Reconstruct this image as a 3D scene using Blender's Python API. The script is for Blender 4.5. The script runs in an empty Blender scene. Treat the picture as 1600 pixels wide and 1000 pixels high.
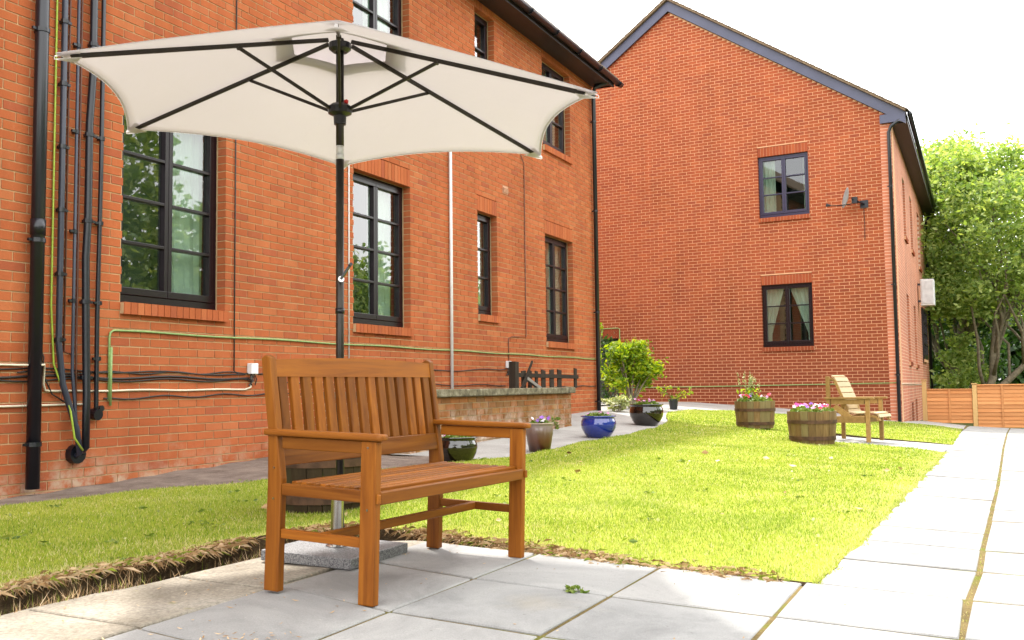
import bpy, math, random
import numpy as np
from mathutils import Vector, Matrix
from mathutils.geometry import delaunay_2d_cdt
random.seed(7); RNG = np.random.default_rng(7)
S = bpy.context.scene
COL = S.collection
PI = math.pi

# ------------------------------------------------------------------ camera, light, exposure
FPX = 1533.87 / 1600.0
CAM = Vector((0, 0, .8324))
CR = Matrix(((0.90258, 0.0402, 0.42864), (0.43036, -0.05634, -0.9009), (-0.01207, 0.9976, -0.06815)))
cd = bpy.data.cameras.new('camera'); cam = bpy.data.objects.new('camera', cd); COL.objects.link(cam)
cd.sensor_width = 36; cd.lens = 36 * FPX; cd.clip_end = 2000; cd.clip_start = .05
cam.matrix_world = Matrix.Translation(CAM) @ CR.to_4x4()
S.camera = cam

SUN_EL = math.radians(61); SUN_AZ = math.atan2(-.77, .64)      # towards the sun: over the left house
W = bpy.data.worlds.new('World'); S.world = W; W.use_nodes = True
nt = W.node_tree; nt.nodes.clear()
def wn(t, **k):
    n = nt.nodes.new(t)
    for a, b in k.items(): setattr(n, a, b)
    return n
sky = wn('ShaderNodeTexSky', sky_type='NISHITA', sun_disc=False, sun_elevation=SUN_EL, sun_rotation=SUN_AZ, air_density=1.0, dust_density=2.0)
tc = wn('ShaderNodeTexCoord'); no = wn('ShaderNodeTexNoise'); no.inputs['Scale'].default_value = 2.2; no.inputs['Detail'].default_value = 6
rp = wn('ShaderNodeMapRange'); rp.inputs['From Min'].default_value = .3; rp.inputs['From Max'].default_value = .62
rp.inputs['To Min'].default_value = .72; rp.inputs['To Max'].default_value = .97
mx = wn('ShaderNodeMixRGB'); mx.inputs[2].default_value = (10.8, 10.7, 10.5, 1)
bg = wn('ShaderNodeBackground'); bg.inputs['Strength'].default_value = .105
ow = wn('ShaderNodeOutputWorld')
L = nt.links.new
L(tc.outputs['Generated'], no.inputs['Vector']); L(no.outputs[0], rp.inputs['Value']); L(rp.outputs[0], mx.inputs[0])
L(sky.outputs[0], mx.inputs[1]); L(mx.outputs[0], bg.inputs['Color']); L(bg.outputs[0], ow.inputs['Surface'])
sd = bpy.data.lights.new('sun', 'SUN'); so = bpy.data.objects.new('sun', sd); COL.objects.link(so)
sd.energy = 2.15; sd.angle = math.radians(3.5); sd.color = (1, .965, .9)
tow = Vector((math.sin(SUN_AZ) * math.cos(SUN_EL), math.cos(SUN_AZ) * math.cos(SUN_EL), math.sin(SUN_EL)))
so.rotation_euler = tow.to_track_quat('Z', 'Y').to_euler(); so.location = (-8, 8, 20)
S.view_settings.view_transform = 'Standard'; S.view_settings.look = 'None'
S.view_settings.gamma = 1; S.view_settings.exposure = 2.0; S.view_settings.use_curve_mapping = False
S.render.engine = 'CYCLES'

# ------------------------------------------------------------------ helpers
def px(p):
    d = CR.transposed() @ (Vector(p) - CAM); z = -d.z
    if z < .05: return (-9e9, -9e9, z)
    f = 1533.87
    return (800 + f * d.x / z, 500 - f * d.y / z, z)

class MB:
    def __init__(s): s.v = []; s.f = []; s.t = []
    def quad(s, *p, tone=None):
        n = len(s.v); s.v += [tuple(q) for q in p]; s.f.append(tuple(range(n, n + len(p)))); s.t.append(tone)
    def hexa(s, c):                                  # 8 corners: bottom 0-3 ccw, top 4-7
        n = len(s.v); s.v += [tuple(q) for q in c]
        for f in ((3, 2, 1, 0), (4, 5, 6, 7), (0, 1, 5, 4), (1, 2, 6, 5), (2, 3, 7, 6), (3, 0, 4, 7)): s.f.append(tuple(n + i for i in f)); s.t.append(None)
    def box(s, x0, x1, y0, y1, z0, z1, m=None):
        c = [(x0, y0, z0), (x1, y0, z0), (x1, y1, z0), (x0, y1, z0), (x0, y0, z1), (x1, y0, z1), (x1, y1, z1), (x0, y1, z1)]
        if m is not None: c = [m @ Vector(q) for q in c]
        s.hexa(c)
    def beam(s, a, b, w, h, up=(0, 0, 1)):
        a = Vector(a); b = Vector(b); d = (b - a).normalized(); up = Vector(up)
        r = d.cross(up); r.normalize(); u = r.cross(d)
        c = []
        for p in (a, b):
            c.append([p - r * w / 2 - u * h / 2, p + r * w / 2 - u * h / 2, p + r * w / 2 + u * h / 2, p - r * w / 2 + u * h / 2])
        n = len(s.v); s.v += [tuple(q) for k in c for q in k]
        for f in ((0, 1, 2, 3), (7, 6, 5, 4), (0, 4, 5, 1), (1, 5, 6, 2), (2, 6, 7, 3), (3, 7, 4, 0)): s.f.append(tuple(n + i for i in f)); s.t.append(None)
    def tube(s, pts, r, n=8, cap=True):
        pts = [Vector(p) for p in pts]; rs = r if isinstance(r, (list, tuple)) else [r] * len(pts)
        b = len(s.v); ref = None
        for i, p in enumerate(pts):
            d = (pts[min(i + 1, len(pts) - 1)] - pts[max(i - 1, 0)]).normalized()
            if ref is None: ref = d.orthogonal().normalized()
            ref = (ref - d * ref.dot(d)).normalized(); bi = d.cross(ref)
            for k in range(n):
                a = 2 * PI * k / n; q = p + (ref * math.cos(a) + bi * math.sin(a)) * rs[i]; s.v.append(tuple(q))
        for i in range(len(pts) - 1):
            for k in range(n):
                s.f.append((b + i * n + k, b + i * n + (k + 1) % n, b + (i + 1) * n + (k + 1) % n, b + (i + 1) * n + k)); s.t.append(None)
        if cap:
            s.f.append(tuple(b + k for k in range(n))[::-1]); s.t.append(None)
            e = b + (len(pts) - 1) * n; s.f.append(tuple(e + k for k in range(n))); s.t.append(None)
    def lathe(s, prof, n=32, c=(0, 0, 0), a0=0, a1=2 * PI, jit=0):
        full = abs(a1 - a0 - 2 * PI) < 1e-6; m = n if full else n + 1; b = len(s.v)
        for (r, z) in prof:
            for k in range(m):
                a = a0 + (a1 - a0) * k / n; s.v.append((c[0] + r * math.cos(a), c[1] + r * math.sin(a), c[2] + z))
        for i in range(len(prof) - 1):
            for k in range(n):
                k2 = (k + 1) % m
                s.f.append((b + i * m + k, b + i * m + k2, b + (i + 1) * m + k2, b + (i + 1) * m + k)); s.t.append(None)
    def mesh(s, name, smooth=False, bevel=0):
        me = bpy.data.meshes.new(name); me.from_pydata(s.v, [], s.f); me.validate()
        if any(t is not None for t in s.t):
            at = me.attributes.new('tone', 'FLOAT', 'FACE'); at.data.foreach_set('value', [0 if t is None else t for t in s.t])
        if smooth:
            me.polygons.foreach_set('use_smooth', [True] * len(me.polygons))
        return me
    def build(s, name, m, parent=None, smooth=False, bevel=0, auto=None, seg=2):
        me = s.mesh(name, smooth); o = link(name, me, m, parent)
        if bevel:
            b = o.modifiers.new('bevel', 'BEVEL'); b.width = bevel; b.segments = seg; b.limit_method = 'ANGLE'; b.angle_limit = math.radians(40); b.harden_normals = False
        return o

def mw(o):
    b = Matrix.LocRotScale(o.location, o.rotation_euler.to_matrix(), o.scale)
    if o.parent: return mw(o.parent) @ o.matrix_parent_inverse @ b
    return b
def adopt(o, parent):                     # keeps the child's coordinates as world coordinates
    o.parent = parent; o.matrix_parent_inverse = mw(parent).inverted()
def link(name, me, m=None, parent=None, local=False):
    o = bpy.data.objects.new(name, me); COL.objects.link(o)
    if m is not None and len(me.materials) == 0: me.materials.append(m)
    if parent is not None:
        if local: o.parent = parent
        else: adopt(o, parent)
    return o
def tag(o, label, cat, group=None):
    o['label'] = label; o['category'] = cat
    if group: o['group'] = group
    return o
def thing(name, label, cat, loc=(0, 0, 0), rz=0, group=None):
    o = bpy.data.objects.new(name, None); COL.objects.link(o); o.empty_display_size = .1
    o.location = loc; o.rotation_euler = (0, 0, rz); return tag(o, label, cat, group)
def struct(o): o['kind'] = 'structure'; return o
def stuff(o): o['kind'] = 'stuff'; return o
def npmesh(name, V, F, tone=None):
    V = np.ascontiguousarray(V, dtype=np.float32); F = np.ascontiguousarray(F, dtype=np.int32)
    me = bpy.data.meshes.new(name); k = F.shape[1]
    me.vertices.add(len(V)); me.vertices.foreach_set('co', V.ravel())
    me.loops.add(F.size); me.loops.foreach_set('vertex_index', F.ravel())
    me.polygons.add(len(F)); me.polygons.foreach_set('loop_start', np.arange(0, F.size, k, dtype=np.int32))
    me.update(calc_edges=True); me.shade_flat()
    if tone is not None:
        at = me.attributes.new('tone', 'FLOAT', 'FACE'); at.data.foreach_set('value', np.ascontiguousarray(tone, dtype=np.float32))
    return me

# ------------------------------------------------------------------ terrain
TY = [0, 2, 5, 8, 12, 17, 20, 24, 45]; TX = [-6.47, -3.2, -1.9, 0, 4]
TZ = [[.02, .05, .06, 0, -.04], [.03, .06, .065, 0, -.05], [.08, .10, .07, 0, -.07], [.17, .12, .06, -.03, -.1], [.27, .12, .03, -.08, -.15],
      [.39, .13, 0, -.11, -.17], [.42, .17, 0, -.11, -.2], [.42, .2, .0, -.2, -.32], [.3, .1, -.4, -.75, -.9]]
def terr(x, y):
    i = 0
    while i < len(TY) - 2 and y > TY[i + 1]: i += 1
    j = 0
    while j < len(TX) - 2 and x > TX[j + 1]: j += 1
    ty = min(max((y - TY[i]) / (TY[i + 1] - TY[i]), 0), 1); tx = min(max((x - TX[j]) / (TX[j + 1] - TX[j]), 0), 1)
    return (TZ[i][j] * (1 - tx) + TZ[i][j + 1] * tx) * (1 - ty) + (TZ[i + 1][j] * (1 - tx) + TZ[i + 1][j + 1] * tx) * ty
def terr_np(x, y):
    TZn = np.array(TZ); ty_ = np.array(TY, float); tx_ = np.array(TX, float)
    i = np.clip(np.searchsorted(ty_, y) - 1, 0, len(TY) - 2); j = np.clip(np.searchsorted(tx_, x) - 1, 0, len(TX) - 2)
    a = np.clip((y - ty_[i]) / (ty_[i + 1] - ty_[i]), 0, 1); b = np.clip((x - tx_[j]) / (tx_[j + 1] - tx_[j]), 0, 1)
    return (TZn[i, j] * (1 - b) + TZn[i, j + 1] * b) * (1 - a) + (TZn[i + 1, j] * (1 - b) + TZn[i + 1, j + 1] * b) * a

# ------------------------------------------------------------------ materials
class MT:
    def __init__(s, name):
        s.m = bpy.data.materials.new(name); s.m.use_nodes = True; s.t = s.m.node_tree; s.t.nodes.clear()
        s.out = s.n('ShaderNodeOutputMaterial'); s.p = s.n('ShaderNodeBsdfPrincipled'); s.l(s.p.outputs[0], s.out.inputs[0])
    def n(s, t, **k):
        x = s.t.nodes.new(t)
        for a, b in k.items(): setattr(x, a, b)
        return x
    def l(s, a, b): s.t.links.new(a, b)
    def noise(s, scale, detail=4, vec=None, rough=.55, dist=0):
        x = s.n('ShaderNodeTexNoise'); x.inputs['Scale'].default_value = scale; x.inputs['Detail'].default_value = detail; x.inputs['Roughness'].default_value = rough; x.inputs['Distortion'].default_value = dist
        if vec is not None: s.l(vec, x.inputs['Vector'])
        return x.outputs[0]
    def pos(s): return s.n('ShaderNodeNewGeometry').outputs['Position']
    def objc(s): return s.n('ShaderNodeTexCoord').outputs['Object']
    def map(s, vec, sc=(1, 1, 1), rot=(0, 0, 0), loc=(0, 0, 0)):
        x = s.n('ShaderNodeMapping'); x.inputs['Scale'].default_value = sc; x.inputs['Rotation'].default_value = rot; x.inputs['Location'].default_value = loc
        s.l(vec, x.inputs[0]); return x.outputs[0]
    def ramp(s, fac, stops, interp='LINEAR'):
        x = s.n('ShaderNodeValToRGB'); r = x.color_ramp; r.interpolation = interp
        while len(r.elements) < len(stops): r.elements.new(.5)
        for e, (p, c) in zip(r.elements, stops): e.position = p; e.color = (*c, 1)
        s.l(fac, x.inputs[0]); return x.outputs[0]
    def mix(s, f, a, b, mode='MIX'):
        x = s.n('ShaderNodeMixRGB', blend_type=mode)
        for i, q in ((0, f), (1, a), (2, b)):
            if isinstance(q, (int, float)): x.inputs[i].default_value = q
            elif isinstance(q, tuple): x.inputs[i].default_value = (*q, 1)
            else: s.l(q, x.inputs[i])
        return x.outputs[0]
    def math(s, op, a, b=0, c=None):
        x = s.n('ShaderNodeMath', operation=op)
        for i, q in ((0, a), (1, b)) + (((2, c),) if c is not None else ()):
            if isinstance(q, (int, float)): x.inputs[i].default_value = q
            else: s.l(q, x.inputs[i])
        return x.outputs[0]
    def rng(s, v, a, b, c=0, d=1):
        x = s.n('ShaderNodeMapRange'); s.l(v, x.inputs[0])
        for i, q in enumerate((a, b, c, d)): x.inputs[i + 1].default_value = q
        return x.outputs[0]
    def sep(s, v):
        x = s.n('ShaderNodeSeparateXYZ'); s.l(v, x.inputs[0]); return x.outputs
    def attr(s, name): return s.n('ShaderNodeAttribute', attribute_name=name).outputs['Fac']
    def orand(s): return s.n('ShaderNodeObjectInfo').outputs['Random']
    def col(s, c):
        if isinstance(c, tuple): s.p.inputs['Base Color'].default_value = (*c, 1)
        else: s.l(c, s.p.inputs['Base Color'])
        return s
    def rough(s, r):
        if isinstance(r, (int, float)): s.p.inputs['Roughness'].default_value = r
        else: s.l(r, s.p.inputs['Roughness'])
        return s
    def spec(s, v): s.p.inputs['Specular IOR Level'].default_value = v; return s
    def metal(s, v): s.p.inputs['Metallic'].default_value = v; return s
    def coat(s, v, r=.05): s.p.inputs['Coat Weight'].default_value = v; s.p.inputs['Coat Roughness'].default_value = r; return s
    def bump(s, h, st=.3, d=.01):
        x = s.n('ShaderNodeBump'); x.inputs['Strength'].default_value = st; x.inputs['Distance'].default_value = d
        s.l(h, x.inputs['Height']); s.l(x.outputs[0], s.p.inputs['Normal']); return s
    def translucent(s, color, w):
        t = s.n('ShaderNodeBsdfTranslucent')
        if isinstance(color, tuple): t.inputs[0].default_value = (*color, 1)
        else: s.l(color, t.inputs[0])
        m = s.n('ShaderNodeMixShader'); m.inputs[0].default_value = w
        s.l(s.p.outputs[0], m.inputs[1]); s.l(t.outputs[0], m.inputs[2]); s.l(m.outputs[0], s.out.inputs[0]); return s

def simple(name, c, rough=.5, metal=0, var=.15, scale=8, bump=0, spec=.5):
    k = MT(name); f = k.noise(scale, 4, k.objc())
    a = tuple(x * (1 - var) for x in c); b = tuple(min(1, x * (1 + var)) for x in c)
    k.col(k.ramp(f, [(.3, a), (.7, b)])).rough(rough).metal(metal).spec(spec)
    if bump: k.bump(f, bump, .005)
    return k.m

def brick_mat(name, stops, stain=None, dark=None, vary=(.84, 1.12)):
    k = MT(name); P = k.pos()
    tone = k.math('FRACT', k.math('ADD', k.attr('tone'), k.orand()))
    c = k.ramp(tone, stops)
    big = k.noise(.9, 5, P, .6); c = k.mix(1, c, k.ramp(big, [(.3, (vary[0],) * 3), (.7, (vary[1],) * 3)]), 'MULTIPLY')
    streak = k.noise(26, 3, k.map(P, (1, 1, .35)), .7)
    c = k.mix(k.rng(streak, .60, .80, 0, .22), c, (.62, .30, .17))                    # pale drag marks of the brick face
    run = k.noise(1, 4, k.map(P, (7, 7, .45)), .6); c = k.mix(1, c, k.ramp(run, [(.32, (.90, .89, .88)), (.58, (1.03,) * 3)]), 'MULTIPLY')      # rain runs
    fine = k.noise(160, 3, P, .6); c = k.mix(1, c, k.ramp(fine, [(.3, (.82,) * 3), (.7, (1.12,) * 3)]), 'MULTIPLY')
    z = k.sep(P)[2]
    if dark:                                                       # darker tint towards the bottom, ragged upper edge
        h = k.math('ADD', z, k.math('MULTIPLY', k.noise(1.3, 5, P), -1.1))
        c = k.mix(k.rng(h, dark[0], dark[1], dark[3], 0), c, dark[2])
    if stain:                                                      # lime bloom over the lowest courses
        h = k.math('ADD', z, k.math('MULTIPLY', k.noise(2.2, 6, P, .7), -.75))
        n2 = k.noise(5, 5, P, .7)
        c = k.mix(k.math('MULTIPLY', k.rng(h, stain[0], stain[1], 1, 0), k.rng(n2, .42, .62, 0, .75)), c, stain[2])
    k.col(c).rough(.9).spec(.1).bump(k.noise(60, 5, P, .65), .35, .006)
    return k.m
def mortar_mat(name, c, var=.3):
    k = MT(name); P = k.pos(); f = k.noise(7, 6, P, .7)
    k.col(k.ramp(f, [(.3, tuple(x * (1 - var) for x in c)), (.7, tuple(x * (1 + var * .5) for x in c))])).rough(.95).spec(.2).bump(k.noise(120, 4, P), .5, .005)
    return k.m
B1 = brick_mat('house_brick', [(0, (.345, .092, .034)), (.30, (.38, .108, .040)), (.60, (.355, .095, .037)), (.78, (.405, .128, .050)), (.93, (.31, .082, .038)), (1, (.345, .094, .036))],
               stain=(-.26, -.02, (.44, .36, .26)))
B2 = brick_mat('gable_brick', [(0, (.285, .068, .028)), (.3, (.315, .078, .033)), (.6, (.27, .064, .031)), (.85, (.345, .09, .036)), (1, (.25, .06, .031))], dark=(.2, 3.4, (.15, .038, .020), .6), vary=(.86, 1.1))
B3 = brick_mat('old_brick', [(0, (.26, .09, .03)), (.3, (.30, .11, .035)), (.6, (.17, .075, .028)), (.85, (.33, .15, .045)), (1, (.14, .065, .028))], stain=(-.12, .30, (.58, .48, .40)), dark=(.1, .45, (.19, .10, .03), .3))
M1 = mortar_mat('house_mortar', (.50, .34, .19)); M2 = mortar_mat('gable_mortar', (.62, .36, .21), .15); M3 = mortar_mat('old_mortar', (.34, .25, .14))

def wood_mat(name, a, b, c, rough=.42, gs=1.0, axis=0, spec=.5, rnd=.25, coat=0):
    k = MT(name); O = k.objc()
    sc = [26 * gs] * 3; sc[axis] = 1.6 * gs
    r = k.orand(); off = k.n('ShaderNodeCombineXYZ'); k.l(k.math('MULTIPLY', r, 37.0), off.inputs[axis]); k.l(k.math('MULTIPLY', r, 11.0), off.inputs[(axis + 1) % 3])
    va = k.n('ShaderNodeVectorMath', operation='ADD'); k.l(O, va.inputs[0]); k.l(off.outputs[0], va.inputs[1])
    g = k.noise(1, 6, k.map(va.outputs[0], tuple(sc)), .62, .6)
    cc = k.ramp(g, [(.25, a), (.5, b), (.75, c)])
    cc = k.mix(1, cc, k.ramp(r, [(0, (1 - rnd,) * 3), (1, (1 + rnd * .7,) * 3)]), 'MULTIPLY')
    k.col(cc).rough(k.rng(g, .3, .7, rough - .08, rough + .16)).spec(spec).bump(g, .22, .002)
    if coat: k.coat(coat, .25)
    return k.m
BENCHW = wood_mat('bench_hardwood', (.115, .030, .0025), (.215, .066, .0050), (.30, .105, .009), .46, 1.1, 1, .22, .34, 0)
BENCHV = wood_mat('bench_hardwood_upright', (.115, .030, .0025), (.215, .066, .0050), (.30, .105, .009), .46, 1.1, 2, .22, .34, 0)
BENCHX = wood_mat('bench_hardwood_cross', (.115, .030, .0025), (.215, .066, .0050), (.30, .105, .009), .46, 1.1, 0, .22, .34, 0)
CHAIRW = wood_mat('chair_softwood', (.22, .125, .035), (.29, .17, .05), (.35, .22, .075), .6, .8, 1, .3, .18)
CHAIRS = wood_mat('chair_slat_softwood', (.38, .28, .16), (.45, .34, .20), (.50, .39, .25), .6, .8, 1, .3, .12)
FENCEW = wood_mat('fence_softwood', (.48, .20, .07), (.58, .26, .10), (.66, .33, .14), .75, .7, 0, .2, .2)
POSTW = wood_mat('post_softwood', (.48, .30, .12), (.55, .36, .15), (.62, .42, .19), .75, .7, 2, .2, .1)
PICKW = wood_mat('weathered_picket', (.012, .009, .007), (.032, .023, .016), (.06, .046, .03), .85, 1, 2, .2, .3)
def barrel_mat(nm='barrel_oak', dim=1):
    k = MT(nm); O = k.objc(); r = k.orand()
    g = k.noise(1, 6, k.map(O, (40, 40, 3)), .65, .5)
    c = k.ramp(g, [(.25, (.10, .058, .022)), (.5, (.17, .10, .038)), (.75, (.24, .16, .075))])
    c = k.mix(k.rng(r, .62, .8, 0, .55), c, (.12, .115, .055)); c = k.mix(1, c, k.ramp(r, [(0, (.75,) * 3), (1, (1.25,) * 3)]), 'MULTIPLY')
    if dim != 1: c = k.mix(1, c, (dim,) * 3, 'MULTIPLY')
    k.col(c).rough(.75).spec(.3).bump(g, .4, .004); return k.m
BARREL = barrel_mat(); BARREL2 = barrel_mat('wet_shaded_oak', .2)  # second oak: wet look plus the shade behind the bench, both in the colour
HOOP = simple('rusty_hoop', (.085, .042, .024), .7, .35, .45, 14, .3)
FRAME = simple('window_frame_stain', (.008, .0035, .006), .3, 0, .2, 20, 0, .35)
FRAME2 = simple('gable_frame_stain', (.018, .015, .045), .35, 0, .2, 20)
SOFFIT = simple('soffit_stain', (.014, .008, .011), .5, 0, .2, 5)
FASCIA = simple('purple_fascia_paint', (.055, .060, .105), .5, 0, .12, 3, .05)
PVC = simple('black_pvc', (.0045, .0055, .010), .32, 0, .2, 6)
GREYPIPE = simple('grey_pipe', (.018, .021, .036), .4, 0, .2, 6)
CABLE = simple('black_cable', (.02, .015, .013), .6, 0, .2, 10)
BROWNC = simple('brown_cable', (.10, .035, .018), .6, 0, .2, 10)
WHITEC = simple('cream_cable', (.62, .55, .42), .5, 0, .1, 10)
WHITEP = simple('white_pipe', (.56, .56, .55), .4, 0, .05, 10)
GREENC = simple('green_earth_cable', (.20, .30, .10), .5, 0, .2, 30)
YGC = simple('yellow_green_cable', (.26, .36, .03), .5, 0, .2, 30)
BOXM = simple('grey_white_plastic', (.62, .63, .64), .45, 0, .06, 6)
def coping_mat():
    k = MT('lichened_concrete'); P = k.pos(); f = k.noise(9, 7, P, .75)
    c = k.ramp(f, [(.34, (.035, .03, .018)), (.5, (.13, .11, .06)), (.66, (.27, .24, .17))])
    k.col(c).rough(.95).bump(k.noise(40, 5, P), .6, .01); return k.m
COPING = coping_mat()
def slab_mat():
    k = MT('concrete_slab'); P = k.pos(); r = k.orand()
    f = k.noise(1.7, 6, k.map(P, (1, 1, 1)), .65, .8)
    c = k.ramp(f, [(.3, (.16, .158, .155)), (.5, (.25, .247, .24)), (.7, (.315, .31, .298))])
    c = k.mix(1, c, k.ramp(r, [(0, (.86, .87, .88)), (1, (1.07, 1.06, 1.05))]), 'MULTIPLY')
    blot = k.noise(3.5, 5, P, .7, 1.5); c = k.mix(k.rng(blot, .55, .72, 0, .5), c, (.20, .20, .195))
    tan = k.noise(1.1, 5, P, .6); c = k.mix(k.rng(tan, .6, .75, 0, .35), c, (.36, .31, .22))
    pit = k.noise(48, 3, P, .5); c = k.mix(k.rng(pit, .70, .76, 0, .6), c, (.07, .065, .05))
    lich = k.noise(13, 4, P, .6); c = k.mix(k.rng(lich, .68, .74, 0, .4), c, (.42, .41, .37))
    fine = k.noise(220, 2, P); c = k.mix(1, c, k.ramp(fine, [(.3, (.84,) * 3), (.7, (1.1,) * 3)]), 'MULTIPLY')
    k.col(c).rough(.8).spec(.3).bump(k.noise(90, 6, P, .7), .25, .004); return k.m
SLAB = slab_mat()
def ground_mat(name, stops, s1=3, s2=60, bump=.5, moss=None, d=.02):
    k = MT(name); P = k.pos(); f = k.noise(s1, 7, P, .7)
    c = k.ramp(f, stops)
    g = k.noise(s2, 4, P, .7); c = k.mix(1, c, k.ramp(g, [(.3, (.65,) * 3), (.7, (1.3,) * 3)]), 'MULTIPLY')
    if moss: c = k.mix(k.rng(k.noise(moss[0], 5, P, .7), moss[1], moss[1] + .12, 0, .9), c, moss[2])
    k.col(c).rough(.95).spec(.15).bump(g, bump, d); return k.m
JOINT = ground_mat('sandy_joint', [(.3, (.085, .060, .022)), (.7, (.17, .125, .05))], 5, 90, .6, (4.5, .50, (.10, .11, .012)))
CREAM = ground_mat('tan_mortar_haunch', [(.3, (.18, .155, .12)), (.55, (.265, .235, .19)), (.75, (.33, .305, .26))], 2.5, 70, .35, (7, .64, (.20, .19, .07)), .01)
PATHC = ground_mat('wall_path_concrete', [(.3, (.25, .235, .22)), (.7, (.36, .345, .325))], 1.6, 110, .35, (3, .68, (.25, .22, .14)), .008)
TARMAC = ground_mat('old_tarmac', [(.3, (.11, .082, .065)), (.5, (.17, .132, .11)), (.72, (.26, .205, .165))], 5, 130, .6, (5, .66, (.12, .10, .06)), .012)
SOIL = ground_mat('dark_soil', [(.3, (.05, .034, .018)), (.7, (.15, .105, .06))], 9, 60, 1., None, .03)
TURF = ground_mat('turf_base', [(.3, (.18, .225, .02)), (.6, (.255, .28, .035)), (.8, (.31, .29, .09))], 2.2, 90, .6, (1.2, .62, (.22, .19, .07)), .02)
GROUND = ground_mat('field_ground', [(.3, (.05, .065, .014)), (.7, (.09, .10, .025))], .4, 6, .5)
def grass_mat():
    k = MT('grass_blade'); P = k.pos(); t = k.attr('tone')
    c = k.ramp(t, [(0, (.06, .14, .010)), (.25, (.185, .285, .014)), (.55, (.315, .365, .04)), (.84, (.43, .425, .12)), (.9, (.53, .46, .24)), (1, (.66, .57, .38))])
    big = k.noise(.8, 4, P, .6); c = k.mix(1, c, k.ramp(big, [(.32, (.78, .86, .7)), (.68, (1.15, 1.08, 1.1))]), 'MULTIPLY')
    k.col(c).rough(.6).spec(.25).translucent(k.mix(1, c, (1.15, 1.25, .7), 'MULTIPLY'), .38); return k.m
GRASS = grass_mat()
STRAW = (lambda k: (k.col(k.ramp(k.attr('tone'), [(0, (.17, .095, .04)), (.3, (.36, .22, .10)), (.6, (.56, .40, .23)), (.8, (.66, .50, .33)), (.84, (.16, .20, .02)), (1, (.24, .30, .03))])).rough(.75).spec(.2), k.m)[1])(MT('dry_straw'))
def leaf_mat(name, a, b, c, w=.35, tr=(1.5, 1.5, .6)):
    k = MT(name); t = k.math('FRACT', k.math('ADD', k.attr('tone'), k.math('MULTIPLY', k.orand(), .0)))
    cc = k.ramp(t, [(0, a), (.5, b), (1, c)])
    k.col(cc).rough(.5).spec(.35).translucent(k.mix(1, cc, tr, 'MULTIPLY'), w); return k.m
LEAFT = leaf_mat('tree_leaf', (.095, .17, .04), (.25, .34, .09), (.42, .48, .18), .47)
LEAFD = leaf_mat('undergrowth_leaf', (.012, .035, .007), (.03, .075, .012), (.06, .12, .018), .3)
LEAFY = leaf_mat('bright_shrub_leaf', (.06, .14, .006), (.18, .27, .008), (.36, .40, .015), .45)
LEAFP = leaf_mat('bedding_leaf', (.06, .11, .012), (.12, .18, .02), (.2, .24, .05), .3)
LEAFW = leaf_mat('variegated_leaf', (.16, .2, .06), (.36, .38, .2), (.6, .6, .42), .3)
BARK = simple('bark', (.17, .14, .095), .9, 0, .4, 12, .6)
def petal(name, c): 
    k = MT(name); k.col(c).rough(.6).translucent(c, .3); return k.m
PET = {n: petal(n + '_petal', c) for n, c in dict(magenta=(.55, .05, .28), purple=(.34, .14, .60), white=(.75, .70, .75), red=(.45, .01, .03), pink=(.65, .28, .5), yellow=(.7, .5, .03)).items()}
def glass_mat():
    k = MT('window_glass'); k.t.nodes.remove(k.p)
    fr = k.n('ShaderNodeFresnel'); fr.inputs[0].default_value = 1.52
    bf = k.n('ShaderNodeNewGeometry').outputs['Backfacing']             # one coated reflection per pane, none from its rear face
    f = k.math('MULTIPLY', k.math('MINIMUM', k.math('MULTIPLY', fr.outputs[0], 2.8), 1.0), k.math('SUBTRACT', 1.0, bf))
    a = k.n('ShaderNodeBsdfTransparent'); a.inputs[0].default_value = (.80, .88, .84, 1)
    g = k.n('ShaderNodeBsdfGlossy'); g.inputs['Roughness'].default_value = .012
    wv = k.n('ShaderNodeBump'); wv.inputs['Strength'].default_value = .02; wv.inputs['Distance'].default_value = .02
    k.l(k.noise(1.6, 2, k.pos()), wv.inputs['Height']); k.l(wv.outputs[0], g.inputs['Normal'])
    m = k.n('ShaderNodeMixShader'); k.l(f, m.inputs[0]); k.l(a.outputs[0], m.inputs[1]); k.l(g.outputs[0], m.inputs[2]); k.l(m.outputs[0], k.out.inputs[0])
    return k.m
GLASS = glass_mat()
CURT = (lambda k: (k.col((.74, .76, .70)).rough(.9).translucent((.7, .73, .66), .4), k.m)[1])(MT('net_curtain'))
DRAPE = simple('brown_drape', (.20, .08, .04), .9, 0, .2, 6)
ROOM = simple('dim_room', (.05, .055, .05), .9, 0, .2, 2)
def canopy_mat():
    k = MT('cream_canvas'); O = k.objc()
    w = k.noise(1, 2, k.map(O, (400, 400, 400))); f = k.noise(1.3, 3, O)
    c = k.ramp(f, [(.3, (.57, .545, .55)), (.7, (.62, .595, .60))])
    k.col(c).rough(.85).spec(.2).bump(k.math('ADD', w, k.math('MULTIPLY', k.noise(5, 4, O, .55, .8), 9.0)), .22, .004).translucent((.65, .615, .61), .49); return k.m
CANVAS = canopy_mat()
BRONZE = simple('dark_bronze_metal', (.030, .025, .020), .38, .5, .15, 10)
CHROME = simple('brushed_steel', (.42, .41, .39), .2, 1, .05, 10)
def granite():
    k = MT('speckled_granite'); O = k.objc(); v = k.noise(160, 3, O, .8)
    k.col(k.ramp(v, [(.34, (.025, .025, .028)), (.48, (.13, .13, .135)), (.62, (.26, .26, .26))])).rough(.55).bump(v, .2, .002); return k.m
GRANITE = granite()
RED = simple('red_plastic', (.5, .01, .01), .4)
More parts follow.
